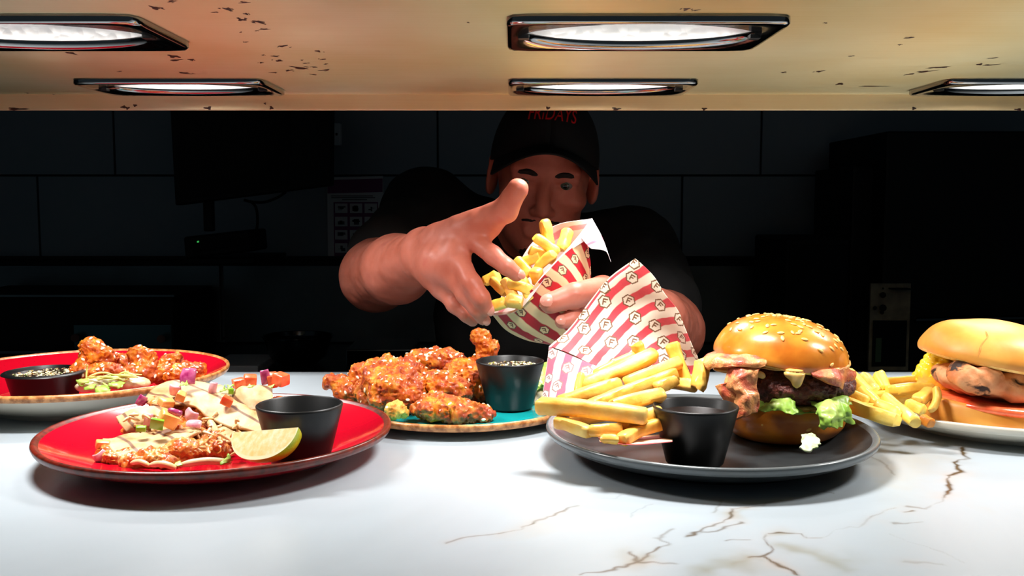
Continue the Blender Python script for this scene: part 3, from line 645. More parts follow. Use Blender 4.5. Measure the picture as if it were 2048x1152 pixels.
wedge('thin quesadilla wedge under the flap reaching towards the lemon', P(470, 880, .745), [[[(402, 838, .772), (450, 840, .772), (520, 862, .762)], [(420, 856, .752), (464, 866, .748), (528, 880, .742)], [(440, 884, .738), (470, 890, .736), (520, 894, .734)]]],
      [(430, 878, .75, 34, 16, 24), (480, 890, .745, 34, 12, 20)], 5)
strip_m = M('pale_chicken_shreds', rgb(224, 194, 150), .35, coat=.2, col2=rgb(208, 160, 100), nscale=60)
for i, (lab, a, b, r) in enumerate((('long pale onion strip lying at the front of the red plate beside the lemon', (360, 930, .688), (462, 925, .69), .0028), ('short pale strip crossing the open front wedge', (262, 926, .695), (300, 932, .688), .0020), ('orange pepper strip at the front left of the wedge', (300, 930, .688), (352, 936, .684), .0024), ('pale strip leaning inside the heap below the flap', (418, 842, .755), (436, 876, .745), .0028))):
    c = crom([P(*a), (P(*a) + P(*b)) / 2 + (0, 0, .002), P(*b)], 12); o = mk('vegetable_strip', *tube(c, r * np.array([.5, .8, 1, 1, 1, 1, 1, 1, 1, .95, .8, .5]), 10), strip_m); tag(o, lab, 'vegetable strip', 'loose strips on the red plate')
m_tom = M('tomato_flesh', rgb(232, 84, 44), .25, coat=.5, col2=rgb(240, 120, 74), nscale=90, sss=.15)
m_tomo = M('pale_orange_tomato', rgb(240, 148, 74), .3, coat=.4, col2=rgb(244, 170, 104), nscale=80)
m_pep = M('green_pepper', rgb(98, 160, 20), .25, coat=.6, col2=rgb(130, 180, 40), nscale=60)
m_onp = M('purple_onion_skin', rgb(140, 30, 84), .22, coat=.6, col2=rgb(196, 96, 140), nscale=80)
m_onl = M('lilac_onion', rgb(232, 178, 182), .25, coat=.5, col2=rgb(206, 122, 150), nscale=70, sss=.1)
def dice(name, label, cat, c, s, ang, mat, group, seed):
    R = rot('Z', ang[0]) @ rot('Y', ang[1]) @ rot('X', ang[2]); v, f = box(-s[0], -s[1], -s[2], s[0], s[1], s[2], min(s) * .35)
    rng = np.random.RandomState(seed); v = v * (1 + .12 * v[:, [1, 2, 0]] / max(s) * rng.uniform(-1, 1, 3)); o = mk(name, *xform((v, f), R, c), mat); return tag(o, label, cat, group)
D = .5
for i, (nm, lab, px, py, Y, sx, sz, ang, m) in enumerate((
    ('tomato_dice', 'red tomato dice left of the purple onion behind the red plate cup', 500, 762, .80, 13, 12, (.3, .1, .2), m_tom), ('tomato_dice', 'big red tomato dice nearest the dark cup rim on the heap', 478, 766, .795, 12, 9, (.6, -.2, .1), m_tom),
    ('tomato_dice', 'red tomato dice at the far right top of the heap', 562, 758, .80, 14, 12, (-.5, .2, .1), m_tom), ('tomato_dice', 'red tomato dice touching the right side of the upper purple onion', 545, 760, .805, 10, 14, (.2, -.1, .3), m_tom),
    ('tomato_dice', 'orange tomato dice beside the green pepper on the front wedge', 338, 838, .745, 20, 14, (.4, .5, .2), m_tomo), ('tomato_dice', 'small orange tomato dice on the big tortilla flap', 362, 793, .775, 9, 9, (.2, .4, .3), m_tomo),
    ('tomato_dice', 'orange tomato dice under the left corner of the flap', 333, 806, .778, 14, 8, (.8, .2, .3), m_tomo), ('tomato_dice', 'orange tomato dice at the middle right of the heap', 454, 802, .765, 11, 9, (.2, .5, .1), m_tom),
    ('tomato_dice', 'pale tomato dice at the left foot of the front wedge', 205, 890, .722, 13, 9, (.4, .2, .1), m_tomo),
    ('pepper_dice', 'bright green pepper square on the front quesadilla wedge', 314, 848, .728, 13, 13, (.2, .25, .5), m_pep), ('pepper_dice', 'small yellow green pepper scrap left of the bright square', 282, 857, .732, 10, 5, (.3, .1, .1), m_pep),
    ('pepper_dice', 'tiny green pepper scrap right of the big purple onion', 462, 782, .785, 5, 6, (.3, .1, .1), m_pep))):
    dice(nm, lab, 'diced tomato' if nm[0] == 't' else 'diced pepper', P(px, py, Y), (PX(sx, Y), PX((sx + sz) * (.5 if i != 9 else .12), Y), PX(sz, Y)), ang, m, 'diced ' + nm.split('_')[0] + ' pieces on the red plate', i)
def petal(label, px, py, Y, w, h, m, tilt, seed):
    r = PX(w, Y); g = []
    for v in np.linspace(-1, 1, 10):
        g.append([(r * math.sin(u * .95) * math.cos(v * .6), -r * .8 * math.cos(u * .95) * math.cos(v * .6) + r * .5, PX(h, Y) * v) for u in np.linspace(-1, 1, 14)])
    g = np.array(g); R = rot('Z', tilt[0]) @ rot('X', tilt[1]) @ rot('Y', tilt[2]); g = g @ R.T + P(px, py, Y)
    g = g + (vnoise(g * 130 + seed) * .0012)[..., None]; o = sheet('onion_piece', g, .0017, m); return tag(o, label, 'onion piece', 'chopped red onion on the red plate')
for i, a in enumerate((('dark purple onion petal crowning the big tortilla flap', 377, 753, .79, 17, 15, m_onp, (.2, -.3, .1), 0), ('dark purple onion stick between the tomato dices behind the cup', 530, 754, .80, 10, 14, m_onp, (.3, .1, -.2), 1),
    ('purple onion petal at the upper left corner of the heap', 283, 801, .79, 12, 10, m_onp, (.8, .2, .5), 2), ('translucent lilac onion ring beneath the crowning purple petal', 352, 780, .785, 15, 13, m_onl, (0, .5, .2), 3),
    ('lilac onion curl right of the orange dice on the front wedge', 382, 832, .75, 17, 15, m_onl, (-.3, .2, .6), 4), ('lilac onion curl lying flat above the front tortilla', 388, 848, .742, 18, 6, m_onl, (.2, -.6, .1), 5),
    ('purple onion sliver above the orange dice', 352, 822, .745, 16, 5, m_onp, (.2, -.3, .4), 6), ('pale purple onion at the left foot of the front wedge', 200, 912, .712, 15, 9, m_onl, (.6, .1, -.5), 7),
    ('lilac onion curl standing by the right end of the flap', 427, 775, .79, 9, 12, m_onl, (.5, .1, .2), 8), ('pale onion piece left of the orange dice', 300, 838, .752, 14, 13, m_onl, (.9, .1, .2), 9))): petal(*a)
for i, (px, py, Y) in enumerate(((366, 766, .785), (458, 772, .79), (540, 772, .79), (500, 774, .79), (355, 925, .69), (452, 918, .69), (664, 868, .73), (446, 778, .79))):
    labs = ('green herb leaf under the crowning purple onion', 'dark herb sprig between tortilla flap and tomato dice', 'green herb scrap under the tomato by the cup', 'green herb leaf against the red tomato dice', 'herb scrap in the front wedge filling', 'herb scrap touching the left end of the lemon', 'pale herb crumb lying alone right of the red plate cup', 'dark herb scrap at the right corner of the flap')
    tag(leaf('herb_leaf', patch(pp([[(px - 7, py - 3, Y), (px + 7, py - 6, Y)], [(px - 6, py + 5, Y - .004), (px + 8, py + 3, Y - .004)]]), 8, 8), .0025, i, m_lettuce, None, .0005, 200), labs[i], 'herb', 'herb scraps on the red plate')
rg = random.Random(31)
hs = []
for _ in range(34):
    x, y = rg.uniform(395, 500), rg.uniform(838, 905); Yh = .775 - (y - 838) / 67 * .05; hs.append((x, y, Yh - .012, x + rg.uniform(-26, 26), y + rg.uniform(-14, 16), Yh - .016))
for _ in range(16):
    x, y = rg.uniform(250, 350), rg.uniform(822, 862); hs.append((x, y, .748, x + rg.uniform(-22, 22), y + rg.uniform(-8, 10), .744))
tag(strips('shredded_filling', hs, .0012, strip_m, None, 4), 'pale shreds of cabbage and chicken tumbling out between the quesadilla wedges', 'shredded filling', kind='stuff')
# lemon wedge
def lemon():
    root = thing('lemon_wedge', 'lemon wedge with its cut face to the viewer on the red plate', 'lemon wedge', G(540, 925, .012))
    c = P(530, 860, .672); L, r = PX(77, .672), PX(66, .672)
    m_rind = NT('lemon_rind'); m_rind.set(Base_Color=m_rind.ramp(m_rind.noise(38, 2), [(.42, rgb(238, 196, 24)), (.62, rgb(158, 172, 30))]), Roughness=.35, Coat_Weight=.3); m_rind.bump(m_rind.noise(700, 2), .3, .001); m_rind = m_rind.m
    t = NT('lemon_flesh'); e = t.attr('rim'); fib = t.noise(1, 5, t.mapped((240, 240, 90)))
    fl = t.ramp(fib, [(.3, rgb(234, 198, 124)), (.5, rgb(238, 212, 152)), (.7, rgb(242, 226, 188))])
    t.set(Base_Color=t.mix(t.ramp(e, [(.86, (0, 0, 0)), (.90, (1, 1, 1))]), fl, rgb(238, 224, 180)), Roughness=.25, Coat_Weight=.4, Subsurface_Weight=.3, Subsurface_Radius=(.01, .008, .004)); t.bump(fib, .25, .0008); mf = t.m
    R = rot('Z', math.radians(-17)) @ rot('Y', math.radians(-8)) @ rot('X', math.radians(4))
    def pt(s, th, q):    # s along -1..1, th angle in wedge, q radial
        w = (1 - abs(s) ** 2.3) ** .5 if abs(s) < 1 else 0
        return np.array((L * s, -q * r * w * math.cos(th) + 0, -q * r * w * math.sin(th)))
    th0, th1 = math.radians(46), math.radians(130); ns, nt = 40, 16
    ss = np.sin(np.linspace(-math.pi / 2, math.pi / 2, ns))
    g = np.array([[pt(s, th, 1) for s in ss] for th in np.linspace(th0, th1, nt)]) @ R.T + c
    mk('rind', g.reshape(-1, 3), gridfaces(nt, ns), m_rind, root)
    qs = np.linspace(0, 1, 20)
    for th, nm in ((th0, 'cut_face'), (th1, 'cut_face')):
        g = np.array([[pt(s, th, q) for s in ss] for q in qs]) @ R.T + c
        o = mk(nm, g.reshape(-1, 3), gridfaces(20, ns), mf, root)
        fattr(o, 'rim', np.maximum(np.repeat(qs, ns), np.tile(np.abs(ss) ** 3, 20)) * np.where(np.repeat(qs, ns) < .04, 1, 1))
lemon()

# ================================================================ fries
t = NT('golden_fry'); t.set(Base_Color=t.ramp(t.noise(42, 4), [(.33, rgb(226, 150, 44)), (.52, rgb(240, 188, 82)), (.72, rgb(248, 214, 124))]), Roughness=.45, Coat_Weight=.15, Subsurface_Weight=.12, Subsurface_Radius=(.006, .003, .001)); t.bump(t.noise(330, 4), .25, .001); m_fry = t.m
t = NT('pale_yellow_fry'); t.set(Base_Color=t.ramp(t.noise(42, 4), [(.33, rgb(236, 172, 44)), (.52, rgb(247, 206, 84)), (.72, rgb(251, 224, 122))]), Roughness=.45, Coat_Weight=.15, Subsurface_Weight=.12, Subsurface_Radius=(.006, .003, .001)); t.bump(t.noise(330, 4), .25, .001); m_fry2 = t.m
m_fry3 = M('dark_fried_end', rgb(190, 104, 24), .45, col2=rgb(222, 140, 44), nscale=60, bump=(330, .3))
def fry(label, a, b, w, group, seed, mat=None, bend=.0, tw=None):
    rng = random.Random(seed); a, b = np.array(a), np.array(b); n = 18; L = np.linalg.norm(b - a)
    d = (b - a) / L; s = np.cross(d, (0, .25, 1)); s /= np.linalg.norm(s); u = np.cross(s, d)
    tw = rng.uniform(-.4, .4) if tw is None else tw; bx, bu = bend * L + rng.uniform(-.02, .02) * L, rng.uniform(-.02, .03) * L
    hw = w * .46; V, m = [], 16; e = 4.6
    for i in range(n):
        q = i / (n - 1); wf = 1.0 + .03 * math.sin(q * 9 + seed)
        endf = 1.0
        if q == 0 or q == 1: endf = .72
        elif i in (1, n - 2): endf = .96
        slant = (rng.uniform(-.5, .5) if i in (0, n - 1) else 0)
        tt = q if 0 < i < n - 1 else q
        c = a + d * L * (tt ** 1.0) + (s * bx + u * bu) * math.sin(math.pi * q)
        if i == 1: c = a + d * min(.0016, L * .1) + (s * bx + u * bu) * math.sin(math.pi * .05)
        if i == n - 2: c = b - d * min(.0016, L * .1) + (s * bx + u * bu) * math.sin(math.pi * .05)
        for k in range(m):
            t = 2 * math.pi * k / m + math.pi / 4; r = (abs(math.cos(t - math.pi / 4)) ** e + abs(math.sin(t - math.pi / 4)) ** e) ** (-1 / e) * hw * wf * endf
            x, y = r * math.cos(t - math.pi / 4), r * math.sin(t - math.pi / 4) * .92
            x, y = x * math.cos(tw + q * .2) - y * math.sin(tw + q * .2), x * math.sin(tw + q * .2) + y * math.cos(tw + q * .2)
            V.append(c + s * x + u * y + d * slant * x)
    F = [[i * m + k, i * m + (k + 1) % m, (i + 1) * m + (k + 1) % m, (i + 1) * m + k] for i in range(n - 1) for k in range(m)] + [list(range(m))[::-1], [(n - 1) * m + k for k in range(m)]]
    V = np.array(V); V += np.stack([vnoise(V * 130 + seed), vnoise(V * 130 + seed + 5), vnoise(V * 130 + seed + 11)], 1) * w * .035
    o = mk('french_fry', V, F, mat or m_fry); tag(o, label, 'french fry', group); return o
gf = 'fries spilling over the charcoal plate'
for i, (lab, x0, y0, Y0, x1, y1, Y1, w, bd) in enumerate((
    ('long thick fry lying in front, hanging over the left rim of the charcoal plate', 1077, 812, .715, 1294, 834, .69, 42, .03),
    ('top fry of the diagonal stack crossing the paper cone', 1162, 774, .775, 1310, 708, .79, 34, -.02),
    ('fry directly under the top diagonal one, reaching the paper edge', 1117, 806, .755, 1240, 766, .765, 34, .02),
    ('long diagonal fry in the middle of the charcoal plate heap', 1178, 814, .728, 1354, 748, .76, 34, -.02),
    ('fry running into the left side of the dark sauce cup rim', 1222, 815, .712, 1325, 790, .725, 36, 0),
    ('upper diagonal fry ending right before the upright wide fry', 1247, 768, .768, 1362, 724, .785, 30, .03),
    ('short upright fry against the middle of the paper cone', 1273, 686, .80, 1285, 726, .80, 25, 0),
    ('wide upright fry at the right edge of the paper cone', 1344, 686, .795, 1372, 768, .785, 34, -.03),
    ('upright fry beside the bacon at the left of the burger', 1405, 721, .775, 1396, 778, .765, 32, 0),
    ('thin fry hidden behind the top diagonal one on the cone', 1188, 750, .79, 1268, 712, .80, 24, 0),
    ('fry tip standing up at the left fold of the paper flap', 1154, 790, .765, 1163, 746, .775, 15, 0),
    ('short fry with a brown speck under the long front fry', 1178, 862, .685, 1246, 860, .69, 30, .02),
    ('curved fry leaning on the left foot of the dark sauce cup', 1242, 882, .672, 1330, 846, .70, 30, -.12),
    ('fry resting on the plate left below the long front one', 1112, 842, .705, 1182, 866, .685, 30, .02),
    ('small fry end lowest at the front of the charcoal plate', 1204, 878, .672, 1236, 880, .668, 20, 0),
    ('fry tucked behind the dark sauce cup', 1310, 778, .745, 1352, 758, .76, 30, 0),
    ('fry between long front fry and dark sauce cup', 1240, 856, .695, 1318, 824, .71, 32, .03),
    ('fry lying deep inside the middle of the charcoal plate heap', 1140, 838, .725, 1260, 822, .735, 32, .02),
    ('fry filling the gap behind the sauce cup and wide upright fry', 1330, 764, .785, 1392, 772, .77, 28, 0))):
    fry(lab, P(x0, y0, Y0), P(x1, y1, Y1), PX(w, (Y0 + Y1) / 2), gf, i + 1, bend=bd)
gw = 'fries on the white oval plate'
for i, (lab, x0, y0, Y0, x1, y1, Y1, w, bd, m) in enumerate((
    ('upright fry highest on the white oval plate', 1756, 746, .85, 1772, 780, .835, 26, .04, 0), ('browned fry leaning left of the highest one on the white plate', 1726, 750, .85, 1756, 784, .835, 26, .02, 1),
    ('fry leaning behind the burger lettuce on the white plate', 1692, 742, .84, 1738, 788, .825, 28, .0, 0), ('thin fry lying at the back towards the corn cob', 1770, 764, .87, 1852, 758, .875, 17, .0, 0),
    ('long fry at the front left rim of the white plate', 1690, 806, .79, 1796, 842, .765, 34, .02, 0), ('long fry sloping down in front of the sandwich bun', 1768, 794, .80, 1834, 846, .765, 30, .03, 0),
    ('fry half hidden behind the green burger lettuce', 1684, 782, .815, 1736, 806, .805, 30, 0, 0), ('fry crossing level in the middle of the white plate heap', 1774, 782, .82, 1862, 778, .83, 28, .02, 0),
    ('fry with a browned cut end below the corn cob', 1832, 804, .80, 1862, 782, .815, 26, 0, 1), ('short fry left of the sandwich bottom bun', 1814, 808, .795, 1850, 822, .785, 28, 0, 0),
    ('dark brown fry end on the rim by the sandwich bun', 1842, 836, .77, 1864, 848, .762, 24, 0, 2), ('curved fry hugging the left side of the sandwich bun', 1862, 822, .79, 1872, 776, .805, 16, .14, 1),
    ('fry in the centre left of the white plate heap', 1722, 778, .83, 1756, 812, .81, 30, 0, 0), ('fry under the sloping one in the white plate heap', 1752, 808, .79, 1800, 832, .775, 30, 0, 0),
    ('fry buried at the back middle of the white plate heap', 1740, 792, .835, 1840, 796, .825, 30, 0, 0), ('fry buried under the front left of the white plate heap', 1708, 818, .80, 1770, 822, .79, 28, 0, 0))):
    fry(lab, P(x0, y0, Y0), P(x1, y1, Y1), PX(w, (Y0 + Y1) / 2), gw, i + 41, (m_fry2, m_fry, m_fry3)[m], bend=bd)

# ================================================================ striped paper cones
def paper_mat(name, rough=.6):
    t = NT(name); t.set(Base_Color=t.attr('print', 'Color'), Roughness=rough); t.bump(t.noise(220, 3), .12, .0006); return t.m
m_paper = paper_mat('printed_paper')
def badge(du, dv):
    """printed badge colours: du right, dv up in units of its radius; returns (inside, ink)"""
    r = np.hypot(du, dv); th = np.arctan2(dv, du); edge = 1 + .055 * np.cos(6 * th) + .03 * np.cos(12 * th + .6)
    ins = r < edge; ring = ins & (r > edge - .20)
    F = ((np.abs(du + .22) < .10) & (np.abs(dv) < .52)) | ((du > -.32) & (du < .42) & (np.abs(dv - .40) < .12)) | ((du > -.32) & (du < .26) & (np.abs(dv - .0) < .11))
    return ins, ring | (ins & F)
def printed(grid, sv, red, white, ink, badges, per=1.0, off=0.0, duty=.5, wob=.05, seed=0):
    """stripes follow the v stripe coordinate sv; badges: (u, v, size m, up angle)"""
    nv, nu, _ = grid.shape; Vv = grid.reshape(-1, 3)
    s = np.repeat(sv, nu) + wob * vnoise(Vv * 160 + seed)
    fr = np.mod(s / per + off, 1); m = np.clip((duty / 2 - np.abs(fr - .5)) * 22 + .5, 0, 1)
    c = np.array(white[:3]) * (1 - m[:, None]) + np.array(red[:3]) * m[:, None]
    c *= (1 + .05 * vnoise(Vv * 900) * m)[:, None]
    for u, v, size, ang in badges:
        i, j = np.argmin(np.abs(sv - v)), int(np.clip(u * (nu - 1), 1, nu - 2)); i = int(np.clip(i, 1, nv - 2)); p = grid[i, j]
        tu = grid[i, j + 1] - grid[i, j - 1]; tu /= np.linalg.norm(tu); tv = grid[i + 1, j] - grid[i - 1, j]; tv -= tu * (tu @ tv); tv /= np.linalg.norm(tv)
        # the letter stands up along the page turned by ang from the stripe
        up = tu * math.cos(ang) - tv * math.sin(ang); rt = tu * math.sin(ang) + tv * math.cos(ang)
        d = Vv - p; near = np.nonzero((d * d).sum(1) < (1.3 * size) ** 2)[0]
        ins, ik = badge(d[near] @ rt / size, d[near] @ up / size)
        c[near[ins]] = white[:3]; c[near[ik]] = ink[:3]
    return c
INK = rgb(112, 76, 46)
def paper_cone():
    root = thing('paper_cone', 'red and white striped badge-printed paper standing on the charcoal plate', 'paper cone', G(1180, 815, .02))
    L = [[(1098, 693), (1140, 655), (1180, 602), (1218, 556), (1270, 517)], [(1116, 698), (1150, 660), (1182, 618), (1222, 568), (1280, 525)], [(1145, 709), (1172, 677), (1212, 625), (1250, 585), (1308, 553)], [(1170, 722), (1200, 688), (1244, 637), (1285, 604), (1330, 588)],
         [(1200, 735), (1228, 703), (1265, 663), (1305, 633), (1356, 621)], [(1232, 752), (1268, 708), (1298, 680), (1335, 660), (1370, 656)], [(1262, 770), (1296, 726), (1328, 704), (1358, 693), (1385, 692)], [(1290, 790), (1320, 745), (1350, 728), (1378, 722), (1398, 722)], [(1310, 812), (1340, 780), (1365, 764), (1385, 758), (1402, 760)]]
    rows = []
    for k, r in enumerate(L):
        v = k / 8; rows.append([P(x, y, .868 + .022 * math.sin(math.pi * u) - .03 * u ** 2.2 * (.3 + v) - .05 * v * (1 - u) + .006 * (1 - u)) for (x, y), u in zip(r, np.linspace(0, 1, 5))])
    nu, nv = 420, 460; g = patch(rows, nu, nv); sv = np.linspace(.5, 8.5, nv)
    bd = []
    for k in range(1, 9):
        for q in range(5):
            u = .10 + .285 * q + (.02 if k % 2 else -.07) - .03 * k * 0
            if .03 < u < .985: bd.append((u, k + .0, .0062, .45))
    c = printed(g, sv, rgb(206, 62, 72), rgb(226, 212, 192), INK, bd, off=.5 - 0.0, duty=.48)
    o = sheet('back_panel', g, .00025, m_paper, root); cattr(o, 'print', c)
    fr = [[(1098, 693, .874), (1130, 706, .862), (1165, 721, .85), (1208, 738, .836)], [(1094, 726, .868), (1122, 736, .854), (1155, 750, .842), (1196, 764, .828)], [(1088, 770, .858), (1114, 778, .843), (1148, 786, .83), (1188, 794, .815)], [(1084, 806, .848), (1108, 816, .832), (1140, 824, .818), (1180, 832, .80)]]
    g = patch(pp(fr), 260, 240); g2 = np.swapaxes(g, 0, 1)   # stripes run down the flap
    sv = np.linspace(0, 3.1, 260); c = printed(g2, sv, rgb(206, 98, 122), rgb(226, 214, 206), rgb(150, 118, 112), [(.12, .28, .0058, 2.6), (.28, 1.42, .0058, 2.7), (.55, .3, .005, 2.6), (.62, 1.0, .0058, 2.7), (.85, .16, .0058, 2.6), (.2, 2.4, .0058, 2.7)], off=.2, duty=.5)
    o = sheet('front_flap', g2, .00025, m_paper, root); cattr(o, 'print', c)
paper_cone()
def paper_under():
    g = patch(pp([[(1196, 874, .70), (1270, 872, .715), (1345, 868, .72)], [(1200, 884, .672), (1270, 890, .668), (1345, 884, .672)]]), 60, 24)
    c = printed(g, np.linspace(0, 1.4, 24), rgb(180, 50, 56), rgb(238, 200, 170), INK, [], duty=.5); o = sheet('paper_scrap', g, .0003, m_paper); cattr(o, 'print', c); tag(o, 'striped paper corner sticking out below the fries on the charcoal plate', 'paper')
paper_under()
def held_cone():
    root = thing('held_paper_cone', 'crimson and cream striped paper cone of fries held by the man', 'paper cone', P(1100, 680, 1.05))
    L = [[(985, 630), (1012, 660), (1052, 680), (1092, 688)], [(1028, 620), (1062, 650), (1105, 676), (1132, 692)], [(1060, 582), (1095, 610), (1130, 640), (1152, 668)], [(1095, 543), (1125, 565), (1150, 595), (1166, 625)], [(1130, 507), (1150, 530), (1168, 560), (1178, 592)], [(1170, 476), (1176, 500), (1181, 525), (1182, 562)]]
    rows = [[P(x, y, 1.062 - .034 * math.sin(math.pi * k / 5) + .012 * u) for (x, y), u in zip(r, np.linspace(0, 1, 4))] for k, r in enumerate(L)]
    g = patch(rows, 300, 380); sv = np.linspace(0, 6.6, 380)
    bd = [(u, k + .5, .0058, -2.4) for k, us in ((0, (.25, .7)), (1, (.1, .5, .88)), (2, (.3, .65)), (3, (.12, .5, .9)), (4, (.2, .6)), (5, (.25, .7)), (6, (.4, .8))) for u in us]
    c = printed(g, sv, rgb(172, 8, 28), rgb(228, 190, 146), rgb(96, 50, 36), bd, duty=.52); o = sheet('front_panel', g, .0003, m_paper, root); cattr(o, 'print', c)
    bk = [[(985, 628, 1.065), (1020, 560, 1.10), (1062, 488, 1.105), (1112, 450, 1.10), (1184, 437, 1.07)], [(1010, 640, 1.075), (1050, 590, 1.10), (1090, 535, 1.105), (1130, 490, 1.10), (1178, 470, 1.07)], [(1050, 675, 1.08), (1085, 640, 1.095), (1115, 605, 1.10), (1145, 570, 1.095), (1178, 540, 1.078)]]
    g = patch(pp(bk), 200, 90); c = printed(g, np.linspace(0, 2.2, 90), rgb(236, 150, 158), rgb(246, 226, 222), INK, [], duty=.35); o = sheet('back_panel', g, .0003, m_paper, root); cattr(o, 'print', c)
    lip = [[(1184, 437, 1.070), (1205, 476, 1.055), (1222, 524, 1.045)], [(1172, 452, 1.062), (1192, 480, 1.05), (1212, 503, 1.046)], [(1160, 472, 1.055), (1174, 490, 1.05), (1182, 497, 1.048)]]
    g = patch(pp(lip), 70, 60); c = np.tile(np.array(rgb(238, 232, 238)[:3]), (4200, 1)); c = printed(np.swapaxes(g, 0, 1), np.linspace(0, 1, 70), rgb(232, 120, 140), rgb(240, 238, 242), INK, [], off=-.02, duty=.16); o = sheet('folded_corner', np.swapaxes(g, 0, 1), .0003, m_paper, root); cattr(o, 'print', c)
    rim = [[(1182, 440, 1.066), (1140, 492, 1.052), (1090, 545, 1.036), (1050, 595, 1.032), (1028, 620, 1.04), (986, 626, 1.06)], [(1176, 478, 1.058), (1136, 505, 1.046), (1096, 549, 1.03), (1058, 600, 1.028), (1030, 624, 1.036), (988, 632, 1.058)]]
    g = patch(pp(rim), 120, 16); o = sheet('rolled_edge', g, .0003, m_paper, root); cattr(o, 'print', np.tile(np.array(rgb(240, 226, 226)[:3]), (120 * 16, 1)))
held_cone()
gh = 'fries in the held paper cone'
for i, (lab, x0, y0, Y0, x1, y1, Y1, w, bd) in enumerate((
    ('highest fry sticking straight up out of the held cone', 1088, 440, 1.075, 1097, 492, 1.07, 24, .03), ('fry lying aslant below the highest one in the held cone', 1070, 474, 1.06, 1116, 506, 1.055, 24, .02), ('upright fry by the folded corner of the held cone', 1136, 460, 1.075, 1124, 500, 1.06, 24, 0),
    ('fry angled left in the upper middle of the held cone', 1084, 512, 1.055, 1040, 526, 1.065, 24, 0), ('fry below the angled one at the left of the held cone', 1060, 540, 1.06, 1030, 530, 1.07, 24, 0), ('fry near the cone edge below the folded corner', 1108, 506, 1.045, 1076, 534, 1.05, 24, 0),
    ('short fry facing the viewer under the index finger', 1070, 538, 1.038, 1078, 566, 1.045, 26, 0), ('fry behind the index fingertip', 1032, 518, 1.06, 1060, 550, 1.05, 24, 0), ('level fry low in the held cone below the index finger', 1018, 566, 1.038, 1064, 582, 1.036, 26, .02),
    ('slanting fry at the centre left of the held cone', 1008, 558, 1.045, 1030, 598, 1.035, 22, 0), ('brown tinged fry tucked near the middle finger', 986, 560, 1.06, 1010, 584, 1.05, 24, 0), ('fry lying at the lower left mouth of the held cone', 982, 614, 1.04, 1014, 604, 1.035, 26, 0),
    ('wide fry at the bottom of the held cone mouth', 1012, 600, 1.03, 1046, 606, 1.03, 28, 0), ('fry peeking out left behind the middle finger', 966, 564, 1.075, 996, 550, 1.075, 24, 0), ('fry below the index fingertip in the held cone', 1042, 556, 1.048, 1062, 600, 1.035, 26, 0), ('fry deep in the centre of the held cone', 1000, 585, 1.055, 1050, 560, 1.06, 28, 0), ('fry deep at the upper back of the held cone', 1060, 500, 1.075, 1110, 520, 1.07, 28, 0))):
    fry(lab, P(x0, y0, Y0), P(x1, y1, Y1), PX(w, (Y0 + Y1) / 2), gh, i + 81, m_fry2 if i % 3 else m_fry, bend=bd)

# ================================================================ burger
t = NT('glossy_bun_crust'); t.set(Base_Color=t.ramp(t.noise(26, 4), [(.35, rgb(186, 98, 22)), (.55, rgb(214, 132, 40)), (.75, rgb(230, 158, 66))]), Roughness=.28, Coat_Weight=.45, Coat_Roughness=.15, Subsurface_Weight=.0); t.bump(t.noise(160, 4), .12, .001); m_crust = t.m
t = NT('matt_bun_crust'); t.set(Base_Color=t.ramp(t.noise(22, 4), [(.35, rgb(214, 138, 48)), (.6, rgb(228, 164, 72)), (.8, rgb(220, 148, 60))]), Roughness=.5); t.bump(t.noise(160, 4), .15, .001); m_crust2 = t.m
m_crumb = M('bread_crumb', rgb(248, 214, 132), .6, col2=rgb(236, 188, 96), nscale=200, bump=(400, .6, .002))
t = NT('seared_beef'); t.set(Base_Color=t.ramp(t.noise(130, 6, rough=.7), [(.3, rgb(34, 10, 7)), (.5, rgb(86, 32, 22)), (.66, rgb(124, 54, 38)), (.8, rgb(150, 90, 60))]), Roughness=.5, Coat_Weight=.15); t.bump(t.noise(330, 5), .9, .0025); m_beef = t.m
t = NT('crisp_bacon'); t.set(Base_Color=t.ramp(t.noise(36, 5, dist=1.2), [(.3, rgb(150, 44, 32)), (.44, rgb(190, 84, 52)), (.55, rgb(216, 146, 88)), (.68, rgb(196, 118, 52))]), Roughness=.35, Coat_Weight=.3, Coat_Roughness=.2); t.bump(t.noise(230, 5, rough=.7), .7, .002); m_bacon = t.m
m_cheese = M('melted_cheese', rgb(236, 200, 128), .3, coat=.3, col2=rgb(222, 176, 96), nscale=80, sss=.1)
def bun_part(name, prof, c, mat, parent, R=None, sx=1, sy=1, seed=0, amp=.0012, seg=120, crumb_rows=0, n=40):
    pr = crom(np.array(prof), n); pr[0, 0] = 0 if prof[0][0] == 0 else pr[0, 0]; pr[-1, 0] = 0 if prof[-1][0] == 0 else pr[-1, 0]
    v, f = lathe([tuple(q) for q in pr], (0, 0, 0), seg, sx, sy); v = v + (vnoise(v * 38 + seed)[:, None] * amp) * (v / (np.linalg.norm(v, axis=1, keepdims=True) + 1e-6))
    if R is not None: v = v @ R.T
    v = v + c; o = mk(name, v, f, mat, parent); fix_normals(o); return o, v, f
